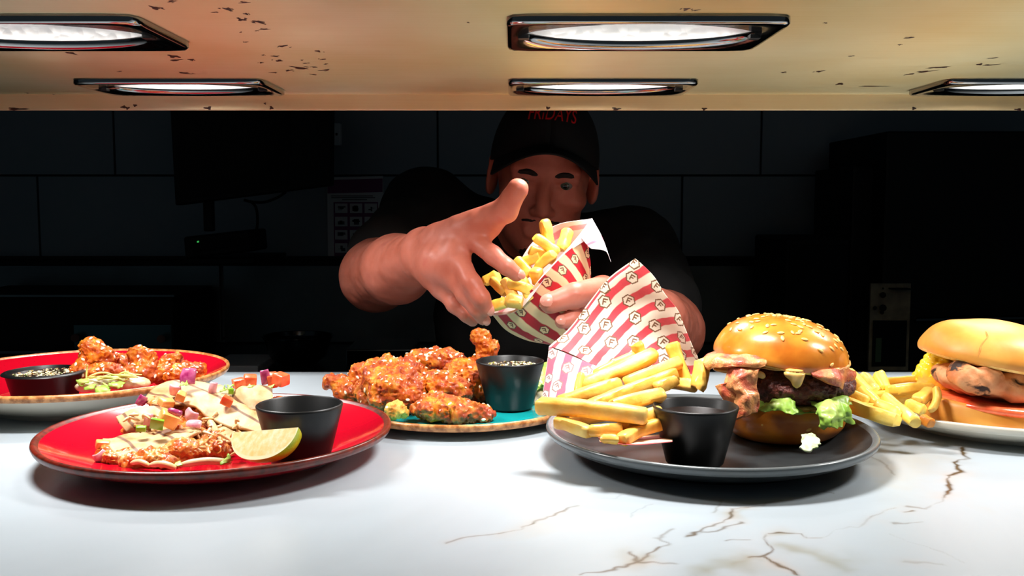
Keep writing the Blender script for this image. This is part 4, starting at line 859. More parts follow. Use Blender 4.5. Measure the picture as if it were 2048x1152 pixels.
def burger():
    Y = .798; cx = PX(1562 - 1024, Y)
    base = np.array((cx, Y, ZT + .0085)); root = thing('bacon_burger', 'bacon burger in a glossy sesame bun on the charcoal plate', 'burger', base)
    # bottom bun
    r = .0505
    bun_part('bottom_bun', [(0, 0), (r * .5, 0), (r * .78, .0008), (r * .95, .008), (r, .017), (r * .985, .026), (r * .955, .0305)], base + (PX(14, Y), 0, 0), m_crust, root, rot('Y', math.radians(-1.5)), seed=3)
    bc = mk('crumb_face', *lathe([(r * .957, .0305), (r * .93, .0325), (r * .8, .033), (0, .033)], base + (PX(14, Y), 0, -.0003), 90), m_crumb, root); bc['label'] = 'cut crumb side of the bottom bun'
    zb = base[2]
    for sx_, sz_ in ((1532, 852), (1615, 858), (1625, 822)):
        g = P(sx_, sz_, Y - .047); dx = g[0] - base[0] - PX(14, Y); yy = base[1] - math.sqrt(max(.0508 ** 2 - dx * dx, 1e-6)); inst(bun_seed, 'sesame_seed', root, (g[0], yy + .001, g[2]), Quaternion((1, 0, 0), math.pi / 2) @ Quaternion((0, 0, 1), .3), 1)
    # lettuce under the patty
    def fan(p0, wid, drop, seed, out, ph=0):
        rows = []
        for q in np.linspace(0, 1, 4): rows.append([p0 + np.array((w * wid, -out * q + .3 * abs(w) * out, -drop * q ** 1.6)) for w in np.linspace(-1, 1, 5)])
        return patch(rows, 60, 34)
    leaf('lettuce', fan(P(1585, 796, Y - .020), .042, .005, 11, .030), .004, 11, m_lettuce, root, .0006, 90)
    leaf('lettuce', patch(pp([[(1612, 802, .765), (1650, 792, .765), (1686, 786, .772)], [(1622, 812, .745), (1656, 804, .738), (1698, 798, .752)], [(1632, 836, .734), (1664, 828, .726), (1700, 820, .742)], [(1646, 854, .734), (1674, 856, .724), (1706, 846, .738)]]), 50, 40), .0035, 13, m_lettuce, root, .0006, 120)
    leaf('lettuce', patch(pp([[(1520, 812, .75), (1545, 800, .75), (1590, 800, .748)], [(1520, 820, .745), (1550, 806, .742), (1590, 810, .742)], [(1526, 824, .742), (1552, 822, .738), (1592, 822, .738)]]), 40, 26), .003, 15, m_lettuce, root, .0006, 130)
    # tomato / onion layer, patty, cheese
    mk('red_onion', *lathe([(0, -.002), (.040, -.002), (.0425, 0), (.040, .002), (0, .002)], P(1590, 795, Y) + (0, 0, .004), 60), m_onp, root)
    pc = P(1580, 764, Y - .004) + (0, 0, .001); V, F = sdf([ell(pc, (.0500, .050, .0145), .01), ell(pc, (.046, .046, .0165), .01)], .0012); V, F = bumpy(V, F, [(150, .0024, False), (360, .0013, True)], 5); mk('beef_patty', V, F, m_beef, root)
    blob('cheese', [ell(pc + (0, -.004, .0165), (.046, .044, .0022), .004), E_(1590, 749, Y - .055, 17, 9, 8), E_(1595, 763, Y - .057, 9, 13, 5, .2), E_(1520, 752, Y - .048, 10, 6, 6), E_(1450, 738, Y - .03, 22, 6, 20)], .001, [(140, .0012, False)], 7, m_cheese, root)
    # bacon rashers
    def rasher(rows, seed, thick=.0022):
        g = patch(pp(rows), 56, 40); sh = g.shape; V = g.reshape(-1, 3); V = V + np.stack([vnoise(V * 75 + seed), vnoise(V * 75 + seed + 9), vnoise(V * 75 + seed + 19)], 1) * .0028 + np.stack([vnoise(V * 230 + seed), vnoise(V * 230 + seed + 9), vnoise(V * 230 + seed + 19)], 1) * .0009
        sheet('bacon_rasher', V.reshape(sh), thick, m_bacon, root)
    rasher([[(1410, 722, .775), (1440, 708, .775), (1480, 712, .765), (1524, 718, .755)], [(1412, 736, .765), (1445, 722, .755), (1490, 722, .745), (1530, 724, .742)], [(1420, 742, .762), (1450, 736, .75), (1490, 734, .742), (1524, 732, .74)]], 3)
    rasher([[(1462, 728, .758), (1488, 724, .75), (1526, 722, .745)], [(1452, 762, .746), (1482, 758, .736), (1516, 748, .74)], [(1470, 796, .742), (1490, 792, .732), (1516, 790, .738)], [(1462, 836, .736), (1486, 834, .730), (1518, 826, .736)]], 8)
    rasher([[(1436, 772, .752), (1462, 766, .742), (1490, 764, .738)], [(1446, 792, .75), (1470, 788, .74), (1496, 784, .737)], [(1462, 812, .748), (1482, 812, .738), (1500, 806, .736)]], 12)
    rasher([[(1618, 732, .752), (1650, 738, .748), (1690, 738, .76), (1708, 742, .775)], [(1625, 744, .745), (1655, 752, .742), (1690, 760, .755), (1708, 752, .77)], [(1640, 748, .745), (1662, 766, .745), (1684, 778, .755), (1698, 770, .768)]], 17)
    blob('bacon_rasher', [E_(1560, 728, Y - .035, 60, 4, 16, .06)], .0011, [(110, .002, False)], 21, m_bacon, root)
    # top bun
    r = .0548; ang = math.radians(9.0); R = rot('Y', ang)
    c = P(1559, 724, Y) + (0, 0, -.0005)
    o, V, F = bun_part('top_bun', [(0, -.0015), (r * .6, -.0012), (r * .94, 0), (r * 1.0, .0035), (r * .985, .011), (r * .90, .0215), (r * .74, .0295), (r * .5, .0355), (r * .25, .0385), (0, .0392)], c, [m_crust, m_crumb], root, R, seed=9)
    me = o.data; zl = [(p.center.length, p) for p in me.polygons]
    inv = np.linalg.inv(R)
    for p in me.polygons:
        n = inv @ np.array(p.normal)
        if n[2] < -.55: p.material_index = 1
    rng = random.Random(12); Nn = vnormals(V, np.array([q if len(q) == 4 else q + [q[-1]] for q in F]))
    loc = (V - c) @ R; cand = [i for i in range(len(V)) if loc[i, 2] > .009]
    put = []
    tries = 0
    while len(put) < 100 and tries < 6000:
        tries += 1; i = cand[rng.randrange(len(cand))]
        h = loc[i, 2] / .039
        if loc[i, 1] > .03: continue
        if rng.random() > .1 + .9 * (h ** 1.6) and not (loc[i, 0] > .022 and rng.random() < .75): continue
        if any(np.linalg.norm(V[i] - q) < .0037 for q in put): continue
        put.append(V[i]); q = Vector(Nn[i].tolist()).to_track_quat('Z', 'X') @ Quaternion((0, 0, 1), rng.uniform(0, 6.28))
        if (Nn[i] @ (V[i] - c)) < 0: q = Vector((-Nn[i]).tolist()).to_track_quat('Z', 'X')
        inst(bun_seed, 'sesame_seed', o, V[i] + Nn[i] * .0004, q, rng.uniform(.9, 1.15))
m_bunseed = M('golden_sesame', rgb(238, 190, 104), .4)
bun_seed = seed_mesh(.0026, .0014, .0007, m_bunseed, 'bun_sesame')
burger()
tag(leaf('lettuce_scrap', patch(pp([[(1604, 874, .70), (1618, 868, .70), (1634, 876, .70)], [(1602, 886, .69), (1620, 882, .688), (1640, 886, .69)], [(1598, 895, .68), (1616, 902, .678), (1634, 896, .68)]]), 24, 24), .0022, 9, m_pale, None, .0012, 150), 'pale lettuce scrap fallen in front of the burger on the charcoal plate', 'lettuce')

# ================================================================ chicken sandwich and corn
def sandwich():
    Y = .832; cx = PX(1988 - 1024, Y); base = np.array((cx, Y, ZT + .009)); root = thing('chicken_sandwich', 'grilled chicken sandwich in a plain pale bun cut by the right frame edge', 'sandwich', base)
    r = .0555; sx = 1.08
    bun_part('bottom_bun', [(0, 0), (r * .6, 0), (r * .9, .0015), (r * 1.0, .009), (r * .99, .017), (r * .94, .0235), (r * .8, .0245), (0, .0245)], base, [m_crust2], root, rot('Y', math.radians(3)), sx=sx, seed=4)
    mk('tomato_slice', *lathe([(0, 0), (.046, 0), (.049, .003), (.046, .006), (0, .006)], (0, 0, 0), 80), m_tom, root)
    ts = root.children[-1]; R = rot('Y', math.radians(4)); 
    c = P(1988, 803, Y - .004); v, f = lathe([(0, -.0035), (.051, -.0035), (.0545, .0), (.051, .0035), (0, .0035)], (0, 0, 0), 80); v = v @ R.T + c
    ts.data.clear_geometry(); ts.data.from_pydata((v - c).tolist(), [], f); ts.data.polygons.foreach_set('use_smooth', [True] * len(ts.data.polygons)); ts.location = Vector((c - base).tolist()); ts.data.update()
    # chicken breast
    t = NT('grilled_chicken_breast'); ch = t.ramp(t.noise(1, 5, t.mapped((36, 60, 75)), dist=.6), [(.55, (0, 0, 0)), (.63, (1, 1, 1))])
    t.set(Specular_IOR_Level=.35, Base_Color=t.mix(ch, t.ramp(t.noise(55, 4), [(.35, rgb(200, 120, 70)), (.6, rgb(216, 154, 106)), (.75, rgb(224, 176, 128))]), rgb(44, 20, 8)), Roughness=.6, Coat_Weight=.0); t.bump(t.noise(170, 5), .5, .0015)
    cc = P(1988, 762, Y - .004); V, F = sdf([ell(cc, (.049, .047, .0150), .012, rot('Y', math.radians(7))), E_(1920, 748, Y - .035, 28, 26, 24, 0), E_(1962, 760, Y - .046, 46, 30, 16, .1), E_(2030, 774, Y - .040, 40, 28, 16, .2)], .0013); V, F = bumpy(V, F, [(60, .003, False), (170, .0014, False)], 3); mk('chicken_breast', V, F, t.m, root)
    R = rot('Y', math.radians(9.5)); r = .0575
    c = P(1986, 728, Y) + (0, 0, .0)
    o, V, F = bun_part('top_bun', [(0, -.0015), (r * .6, -.0012), (r * .92, 0), (r * 1.0, .0045), (r * .985, .0125), (r * .89, .0225), (r * .70, .0305), (r * .45, .035), (r * .2, .0370), (0, .0374)], c, [m_crust2, m_crumb], root, R, sx=sx, seed=29, amp=.002)
    inv = np.linalg.inv(R)
    for p in o.data.polygons:
        if (inv @ np.array(p.normal))[2] < -.55: p.material_index = 1
    # the crack across the crust
    loc = (V - c) @ R; m = loc[:, 2] > .006
    pts = []
    for px, py in ((1972, 663), (1976, 672), (1968, 682), (1962, 692), (1960, 702), (1956, 716)):
        best = None
        g1, g2 = P(px, py, .7), P(px, py, .9); d = g2 - g1
        for q in np.linspace(.0, 1, 400):
            p = g1 + d * q; l = (p - c) @ R; rr = math.hypot(l[0] / sx, l[1])
            zz = np.interp(rr, [0, .2 * r, .45 * r, .7 * r, .89 * r, .985 * r, r], [.0374, .037, .035, .0305, .0225, .0125, .0045])
            if rr < r and l[2] < zz: pts.append(p); break
    if len(pts) > 2:
        k = mk('crust_crack', *tube(crom(pts, 24), .0004, 6), M('crack_shade', rgb(214, 146, 66), .7), o)
sandwich()
def corn():
    root = None; a = P(1862, 776, .862); b = P(1912, 706, .885); d = b - a; L = np.linalg.norm(d); d /= L; s = np.cross(d, (0, 1, 0)); s /= np.linalg.norm(s); u = np.cross(s, d)
    n, m = 90, 160; V = []
    for i in range(n):
        q = i / (n - 1); r0 = .0172 * (1 - .25 * max(0, (q - .7) / .3) ** 2) * (min(1, .72 + q * 2.2))
        for k in range(m):
            t = 2 * math.pi * k / m; row = int((t / (2 * math.pi)) * 11); w = abs(math.sin(t * 5.5)) ** .5 * abs(math.sin(math.pi * (q * 7 + .5 * (row % 2)))) ** .55
            r = r0 + 0.0042 * w; V.append(a + d * L * q + (s * math.cos(t) + u * math.sin(t)) * r)
    F = [[i * m + k, i * m + (k + 1) % m, (i + 1) * m + (k + 1) % m, (i + 1) * m + k] for i in range(n - 1) for k in range(m)] + [list(range(m))[::-1], [(n - 1) * m + k for k in range(m)]]
    o = mk('corn_cob', V, F, M('sweetcorn', rgb(250, 208, 24), .28, coat=.5, col2=rgb(252, 222, 70), nscale=90, sss=.1)); fix_normals(o); tag(o, 'yellow corn cob piece leaning behind the chicken sandwich', 'corn cob')
corn()
# ================================================================ the man behind the pass
t = NT('skin'); t.set(Base_Color=t.ramp(t.noise(28, 4), [(.35, rgb(186, 101, 80)), (.6, rgb(200, 118, 98)), (.8, rgb(194, 99, 86))]), Roughness=.45, Subsurface_Weight=.15, Subsurface_Radius=(.010, .004, .002), Specular_IOR_Level=.35)
t.bump(t.noise(420, 4), .12, .0008); m_skin = t.m
m_shirt = M('black_cotton', rgb(10, 10, 11), .85, bump=(500, .2))
m_trous = M('charcoal_trousers', rgb(16, 17, 20), .85)
m_shoe = M('black_shoe', rgb(8, 8, 8), .5)
m_capm = M('black_cap_cloth', rgb(6, 6, 7), .85, bump=(700, .2))
m_redthread = M('red_embroidery', rgb(235, 28, 34), .6)
m_hair = M('dark_hair', rgb(28, 18, 14), .7, bump=(900, .6, .002))
m_nail = M('fingernail', rgb(208, 134, 116), .35, coat=.1)
m_eye = M('eye_white', rgb(130, 120, 112), .25); m_iris = M('iris', rgb(60, 74, 60), .15); m_pupil = M('pupil', rgb(4, 4, 4), .1)
def person():
    root = thing('person', 'man in black cap and black shirt leaning in with a striped cone of fries', 'person', (.03, 1.9, 0))
    a_r, a_p = math.radians(5.7), math.radians(9)
    ez = np.array((0, -math.cos(a_p), -math.sin(a_p))); ex = np.array((math.cos(a_r), 0, -math.sin(a_r))); ex -= ez * (ex @ ez); ex /= np.linalg.norm(ex); ey = np.cross(ez, ex)
    H = np.stack([ex, ey, ez], 1)                      # columns: right, up, towards the viewer
    eye = P(1090, 364, 1.455); hc = eye - ez * .083
    L = lambda x, y, z: hc + H @ np.array((x, y, z))
    Eh = lambda c, r, k=.012, sub=False: ell(L(*c), r, k, H, sub)
    pr = [Eh((0, .036, -.004), (.076, .086, .096)), Eh((0, -.030, .030), (.064, .088, .058), .03), Eh((0, -.078, .030), (.051, .040, .052), .03), Eh((0, -.106, .064), (.024, .018, .018), .02)]
    pr += [cap(L(-.045, .017, .080), L(.045, .017, .080), .0085, k=.014), Eh((-.046, -.026, .066), (.020, .016, .020), .02), Eh((.046, -.026, .066), (.020, .016, .020), .02)]
    pr += [Eh((-.031, -.001, .099), (.019, .0105, .015), .010, True), Eh((.031, -.001, .099), (.019, .0105, .015), .010, True)]
    pr += [cap(L(0, .004, .086), L(0, -.040, .107), .0075, .0120, k=.010), Eh((-.0115, -.044, .097), (.009, .0075, .010), .006), Eh((.0115, -.044, .097), (.009, .0075, .010), .006)]
    pr += [cap(L(-.021, -.071, .084), L(.021, -.071, .084), .0058, k=.006), cap(L(-.017, -.080, .084), L(.017, -.080, .084), .0062, k=.006)]
    for s in (-1, 1):
        pr += [cap(L(s * .018, .0060, .0845), L(s * .045, .0048, .078), .0070, k=.004), cap(L(s * .018, -.0098, .0835), L(s * .044, -.0098, .078), .0052, k=.004)]
        pr += [ell(L(s * .081, -.008, -.008), (.009, .033, .020), .008, H @ rot('Y', s * .35)), Eh((s * .088, -.006, -.004), (.006, .022, .011), .004, True)]
    NBs = np.array((.045, 1.655, CAMZ - .055))
    pr += [cap(L(0, -.075, -.025), NBs, .054, .060, k=.03)]
    SR, SL = P(850, 428, 1.62), P(1268, 505, 1.62)
    chest, belly, hip = np.array((.035, 1.70, CAMZ - .20)), np.array((.03, 1.80, CAMZ - .36)), np.array((.03, 1.88, CAMZ - .47))
    tor = [ell(chest, (.165, .105, .17), .05, rot('X', -.5)), ell(belly, (.150, .105, .15), .06, rot('X', -.5)), ell(hip, (.165, .115, .12), .06), cap(NBs + (0, .01, -.03), SR, .06, .055, k=.05), cap(NBs + (0, .01, -.03), SL, .06, .055, k=.05)]
    pr += tor
    E1, W1 = P(752, 552, 1.36), P(850, 508, 1.135); m1 = P(795, 538, 1.25)
    pr += [cap(SR, E1, .052, .044, k=.03), cap(E1, m1, .049, .043, k=.02), cap(m1, W1, .043, .0265, k=.015)]
    E2, W2 = P(1335, 662, 1.36), P(1262, 612, 1.15); m2 = P(1305, 645, 1.25)
    pr += [cap(SL, E2, .052, .045, k=.03), cap(E2, m2, .050, .043, k=.02), cap(m2, W2, .043, .0265, k=.015)]
    nails = []
    def finger(pts, rs, k0=.010):
        pts = [np.asarray(p) for p in pts]
        for i in range(len(pts) - 1): pr.append(cap(pts[i], pts[i + 1], rs[i], rs[i + 1], k=k0 if i == 0 else .004))
    # right hand (left in the photo): palm seen from its back, thumb raised
    mc = [P(936, 472, 1.066), P(912, 511, 1.060), P(901, 544, 1.064), P(884, 576, 1.078)]
    for i, q in enumerate(mc): pr.append(cap(W1 + (0, 0, (.008, .003, -.003, -.008)[i]), q, .0175, (.0128, .0125, .0118, .0108)[i], k=.018))
    pr.append(ell((W1 + mc[1] + mc[2]) / 3 + (0, .006, -.004), (.030, .040, .026), .02))
    f1 = [mc[0], P(986, 511, 1.030), P(1013, 533, 1.020), P(1033, 549, 1.024)]; finger(f1, (.0112, .0100, .0090, .0080), .007)
    f2 = [mc[1], P(943, 565, 1.030), P(963, 596, 1.024), P(973, 617, 1.030)]; finger(f2, (.0112, .0104, .0094, .0082), .007)
    f3 = [mc[2], P(931, 592, 1.042), P(955, 619, 1.036), P(966, 637, 1.042)]; finger(f3, (.0110, .0098, .0088, .0078))
    f4 = [mc[3], P(909, 611, 1.062), P(932, 629, 1.056), P(946, 641, 1.058)]; finger(f4, (.0100, .0088, .0078, .0068))
    th = [P(880, 480, 1.105), P(962, 446, 1.062), P(1010, 421, 1.042), P(1035, 379, 1.034)]; finger(th, (.0200, .0165, .0138, .0118), .014)
    for q in mc[:3]: pr.append(ell(q + (-.001, .002, .0085), (.0085, .009, .0075), .010))
    pr.append(ell(W1 + (-.004, .010, .018), (.010, .011, .008), .014))
    # web between thumb and index
    pr.append(cap(P(930, 462, 1.075), P(975, 455, 1.060), .011, .008, k=.02))
    # left hand (right in the photo): thumb and index on the front of the cone, the rest round its back
    mcl = [P(1222, 612, 1.080), P(1228, 634, 1.095), P(1232, 652, 1.110), P(1236, 668, 1.125)]
    for q in mcl: pr.append(cap(W2, q, .018, .0122, k=.018))
    tl = [P(1250, 604, 1.10), P(1205, 581, 1.052), P(1152, 590, 1.022), P(1100, 606, 1.016)]; finger(tl, (.0185, .0158, .0135, .0115), .014)
    il = [mcl[0], P(1180, 630, 1.046), P(1146, 638, 1.026), P(1124, 643, 1.022)]; finger(il, (.0115, .0105, .0095, .0085))
    finger([mcl[1], P(1185, 668, 1.062), P(1150, 682, 1.058), P(1128, 688, 1.066)], (.0115, .0102, .0092, .0082))
    finger([mcl[2], P(1195, 690, 1.080), P(1160, 700, 1.085), P(1138, 700, 1.092)], (.0110, .0098, .0088, .0078))
    finger([mcl[3], P(1205, 705, 1.100), P(1176, 716, 1.108), P(1156, 714, 1.115)], (.0100, .0088, .0078, .0070))
    V, F = sdf(pr, .0024, smooth=2)
    # knuckle creases and skin texture
    V, F = bumpy(V, F, [(95, .0006, False)], 2)
    mk('body', V, F, m_skin, root)
    # nails
    def nail(tip, prev, r, facing):
        d = tip - prev; d /= np.linalg.norm(d); n = np.asarray(facing, float); n -= d * (n @ d); n /= np.linalg.norm(n); s = np.cross(d, n)
        v, f = lathe([(0, -.3), (.8, -.2), (1, .1), (.75, .6), (.4, .9), (0, 1)], (0, 0, 0), 18)
        R = np.stack([d * r * .78, s * r * .66, n * r * .38], 1); mk('fingernail', v @ R.T + tip + n * r * .68 + d * r * .22, f, m_nail, root)
    vw = np.array((0, -1, .35))
    nail(f1[3], f1[2], .0082, (.15, -1, .75)); nail(f2[3], f2[2], .0082, (.5, -1, .35)); nail(f3[3], f3[2], .0078, (.2, -1, .45)); nail(tl[3], tl[2], .0115, (-.2, -1, .55)); nail(il[3], il[2], .0085, (-.2, -1, .4))
    # eyes, brows, beard
    for s in (-1, 1):
        c = L(s * .031, -.0015, .0765); v, f = lathe([(math.sin(q) * .0122, math.cos(q) * .0122) for q in np.linspace(0, math.pi, 24)], (0, 0, 0), 32)
        R = H @ np.array([[1, 0, 0], [0, 1, 0], [0, 0, 1]]); gaze = np.array((-.05, -.12, 1)); gaze /= np.linalg.norm(gaze); bx = np.cross((0, 1, 0), gaze); bx /= np.linalg.norm(bx)
        Rg = np.stack([bx, np.cross(gaze, bx), gaze], 1); o = mk('eyeball', v @ (H @ Rg).T + c, f, [m_eye, m_iris, m_pupil], root)
        for p, q in zip(o.data.polygons, f):
            z = np.mean([v[i][2] for i in q]); p.material_index = 2 if z > .0118 else (1 if z > .0106 else 0)
        b = [L(s * x, y, z) for x, y, z in ((.012, .0105, .0905), (.026, .0140, .0900), (.040, .0130, .0845), (.051, .008, .075))]
        mk('eyebrow', *tube(crom(b, 14), 0.0046 * np.array([.5, .8, 1, 1, 1, 1, 1, 1, 1, .9, .8, .7, .5, .3]), 8), m_hair, root)
    bp = [Eh((0, -.082, .030), (.0535, .039, .053), .03), Eh((0, -.107, .064), (.026, .020, .019), .02), Eh((0, -.060, .08), (.032, .005, .012), .012), Eh((0, -.072, .100), (.024, .012, .02), .008, True)]
    V, F = sdf(bp, .003, planes=((L(0, -.052, 0), ey),)); V, F = bumpy(V, F, [(400, .0008, False)], 3); mk('beard', V, F, m_hair, root)
    # t-shirt: the torso a little larger, short sleeves cut at the hem
    sl1, sl2 = SR + (E1 - SR) * .74, SL + (E2 - SL) * .70
    sh = [ell(chest, (.175, .116, .178), .05, rot('X', -.5)), ell(belly, (.163, .120, .16), .06, rot('X', -.5)), ell(hip, (.178, .128, .12), .06), cap(NBs + (0, .01, -.035), SR, .068, .068, k=.05), cap(NBs + (0, .01, -.035), SL, .068, .068, k=.05),
          cap(SR, sl1, .066, .066, k=.04), cap(SL, sl2, .066, .066, k=.04), cap(NBs + (0, 0, -.01), NBs + (0, 0, -.02), .068, k=.03)]
    V, F = sdf(sh, .005); V, F = bumpy(V, F, [(16, .006, False), (34, .003, False)], 6); mk('t_shirt', V, F, m_shirt, root)
    lg = [ell(hip + (0, .005, -.06), (.178, .13, .12), .05)]
    for s in (-1, 1): lg += [cap(hip + (s * .085, .01, -.08), (.03 + s * .10, 1.875, .50), .088, .062, k=.04), cap((.03 + s * .10, 1.875, .50), (.03 + s * .11, 1.90, .08), .064, .050, k=.02)]
    V, F = sdf(lg, .008); mk('trousers', V, F, m_trous, root)
    for s in (-1, 1):
        x = .03 + s * .11; V, F = sdf([ell((x, 1.90, .05), (.045, .06, .05), .02), ell((x, 1.80, .035), (.045, .10, .034), .02)], .006, planes=(((0, 0, 0.002), (0, 0, -1)),)); mk('shoe', V, F, m_shoe, root)
    # cap: crown, brim and stitched red letters
    rows = []
    for q in np.linspace(0, 1, 16):
        el_ = q * math.pi / 2
        rows.append([L(.0845 * math.cos(el_) ** .8 * math.sin(a), (.055 - 5.6 * (.083 * math.sin(a)) ** 2 if math.cos(a) > 0 else .016) * (1 - math.sin(el_)) + .128 * math.sin(el_), -.004 + .107 * math.cos(el_) ** .8 * math.cos(a)) for a in np.linspace(0, 2 * math.pi, 60)])
    cr = sheet('cap_crown', np.array(rows), .003, m_capm, root)
    cpr = bpy.data.objects.new('baseball_cap', None)
    bpy.data.objects.remove(cpr)
    br = []
    for q in np.linspace(0, 1, 10):
        r = []
        for a in np.linspace(-1.22, 1.22, 40):
            x = (.083 + .004 * q) * math.sin(a); z = -.004 + .104 * math.cos(a) + q * .066 * max(math.cos(a * 1.15), 0) ** .7
            r.append(L(x, .054 - .003 * q - x * x * (5.6 + 2.2 * q), z))
        br.append(r)
    sheet('cap_brim', np.array(br), .003, m_capm, root)
    cu = bpy.data.curves.new('t', 'FONT'); cu.body = 'FRIDAYS'; cu.size = .027; cu.align_x = 'CENTER'; cu.extrude = .0006; cu.space_character = 1.0
    to = bpy.data.objects.new('t', cu); COL.objects.link(to); dg = bpy.context.evaluated_depsgraph_get(); me = bpy.data.meshes.new_from_object(to.evaluated_get(dg))
    v = np.array([tuple(p.co) for p in me.vertices]); f = [list(p.vertices) for p in me.polygons]; bpy.data.objects.remove(to); bpy.data.meshes.remove(me)
    v[:, 0] += .18 * v[:, 1]; y0 = .093; k = .9
    out = []
    for x, y, z in v:
        x *= k; h = y0 + y + .25 * .0 - 1.6 * x * x
        sq = min(max((h - .056) / .072, 0), .999); rr = (1 - sq * sq) ** .4; a = x / (.107 * rr + 1e-6)
        out.append(L((.0845 * rr + .0022 + z) * math.sin(a), h, -.004 + (.107 * rr + .0022 + z) * math.cos(a)))
    mk('cap_lettering', np.array(out), f, m_redthread, root, smooth=False)['label'] = 'red stitched letters on the cap front'
person()

# ================================================================ the kitchen behind
def slab(q, d, b=0):
    """solid box from four front corners (px, py, Y) clockwise from upper left and a depth"""
    f = np.array([P(*c) for c in q]); V = np.concatenate([f, f + (0, d, 0)])
    return V, [[3, 2, 1, 0], [4, 5, 6, 7], [0, 1, 5, 4], [1, 2, 6, 5], [2, 3, 7, 6], [3, 0, 4, 7]]
def rect(x0, y0, x1, y1, Y, d, b=0):
    a, c = P(x0, y0, Y), P(x1, y1, Y); return box(a[0], Y, c[2], c[0], Y + d, a[2], b)
def bev(o, w, seg=2):
    m = o.modifiers.new('soft_edges', 'BEVEL'); m.width = w; m.segments = seg; return o
m_screen = M('dark_screen', rgb(3, 3, 4), .55, spec=.2)
m_green = NT('green_led').set(Base_Color=(.02, .3, .05, 1), Emission_Color=(.1, 1, .2, 1), Emission_Strength=.25).m
# back work counter standing on the floor
r = thing('back_counter', 'dull steel work counter along the dark back wall', 'counter', (0, 2.5, 0))
ztop = CAMZ - .40
mk('steel_top', *box(-2.6, 2.22, ztop - .035, 2.6, YW - .001, ztop, .003), m_bsteel, r, smooth=False)
mk('cabinet', *box(-2.55, 2.27, .001, 2.55, YW - .02, ztop - .0355, .003), m_blackwall, r, smooth=False)
o = tag(mk('splashback', *join([rect(-300, 531, 442, 684, YW - .02, .019, .001), rect(446, 531, 1100, 684, YW - .02, .019, .001), rect(1104, 531, 1560, 684, YW - .02, .019, .001)]), m_bsteel, smooth=False), 'dark steel splashback panels behind the back counter', 'splashback')
tag(mk('wall_ledge', *join([rect(-300, 514, 1560, 519, YW - .055, .054, .001), rect(-300, 519, 1560, 530, YW - .035, .034, .001)]), m_blackwall, smooth=False), 'dark narrow ledge running along the tiled wall', 'ledge')
# screen on its pole, printer box below
r = thing('monitor', 'black flat monitor hanging tilted before the tiled wall at the left', 'monitor', P(500, 412, 2.4))
bev(mk('screen_housing', *slab([(333, 90, 2.34), (664, 100, 2.46), (662, 371, 2.46), (350, 411, 2.36)], .045), m_blackwall, r, smooth=False), .004)
mk('screen', *slab([(346, 106, 2.338), (652, 116, 2.458), (651, 362, 2.458), (360, 398, 2.358)], .004), m_screen, r, smooth=False)
mk('pole', *rect(405, 400, 424, 463, 2.43, .03, .004), m_blackwall, r, smooth=False)
r = thing('order_printer', 'dark boxy order printer under the monitor pole with a green light', 'printer', P(435, 520, 2.45))
bev(mk('housing', *slab([(366, 474, 2.38), (500, 459, 2.42), (504, 503, 2.42), (370, 519, 2.38)], .16), m_blackwall, r, smooth=False), .006)
mk('paper_slot', *slab([(386, 486, 2.377), (492, 474, 2.417), (493, 490, 2.417), (387, 503, 2.377)], .004), m_screen, r, smooth=False)
mk('status_light', *slab([(394, 482, 2.374), (397, 481.6, 2.374), (397, 485, 2.374), (394, 485.4, 2.374)], .004), m_green, r, smooth=False)
bk = tag(mk('bracket', *rect(366, 519, 505, 527, 2.39, YW - 2.39 - .05, .002), m_blackwall, smooth=False), 'dark bracket holding the order printer to the wall', 'bracket')
for nm, pts in (('black cable looping below the monitor edge', [(488, 400, 2.44), (505, 404, 2.45), (530, 404, 2.46), (555, 395, 2.47), (572, 384, 2.47)]), ('black cable dropping from the monitor to the order printer', [(500, 402, 2.45), (512, 415, 2.46), (515, 445, 2.46), (510, 470, 2.46), (500, 482, 2.44)])):
    tag(mk('cable', *tube(crom([P(*p) for p in pts], 24), .0035, 8), m_blackwall), nm, 'cable', 'black cables by the monitor')
r = thing('wall_socket', 'small white wall switch box right of the monitor', 'switch', P(670, 290, YW))
bev(mk('plate', *rect(659, 246, 681, 291, YW - .03, .029), m_white, r, smooth=False), .003); mk('key_hole', *rect(671, 266, 675, 271, YW - .0315, .004), m_screen, r, smooth=False)
# poster with twelve picture boxes
r = thing('poster', 'wall poster with purple header and a grid of small pictures', 'poster', P(712, 512, YW))
m_pap = M('poster_paper', rgb(206, 206, 206), .6); m_pur = M('poster_purple', rgb(112, 30, 92), .5); m_ink = M('poster_ink', rgb(70, 66, 72), .7)
mk('paper_sheet', *slab([(654, 355, YW - .006), (766, 352, YW - .006), (770, 514, YW - .006), (656, 514, YW - .006)], .0045), m_pap, r, smooth=False)
mk('header_band', *slab([(655, 360, YW - .0075), (765, 357, YW - .0075), (765, 384, YW - .0075), (655, 387, YW - .0075)], .002), m_pur, r, smooth=False)
rng = random.Random(8)
mk('picture_frame', *rect(667, 404, 757, 512, YW - .0072, .0018), m_pur, r, smooth=False)
for j in range(4):
    for i in range(3):
        x, y = 670 + i * 29.5, 407 + j * 26.5
        p = mk('picture', *rect(x, y, x + 25, y + 19, YW - .0085, .0018), m_pap, r, smooth=False)
        parts = [rect(x + 5 + rng.random() * 8, y + 3 + rng.random() * 9, x + 14 + rng.random() * 7, y + 6 + rng.random() * 10, YW - .0092, .001) for _ in range(4)]
        mk('drawing', *join([b for b in parts]), m_ink, p, smooth=False)
mk('small_print', *join([rect(662 + rng.random() * 2, y, 756 - rng.random() * 14, y + 1.6, YW - .0072, .0012) for y in (391, 394.5)] + [rect(684, 398.5, 734, 400, YW - .0072, .0012)]), m_ink, r, smooth=False)
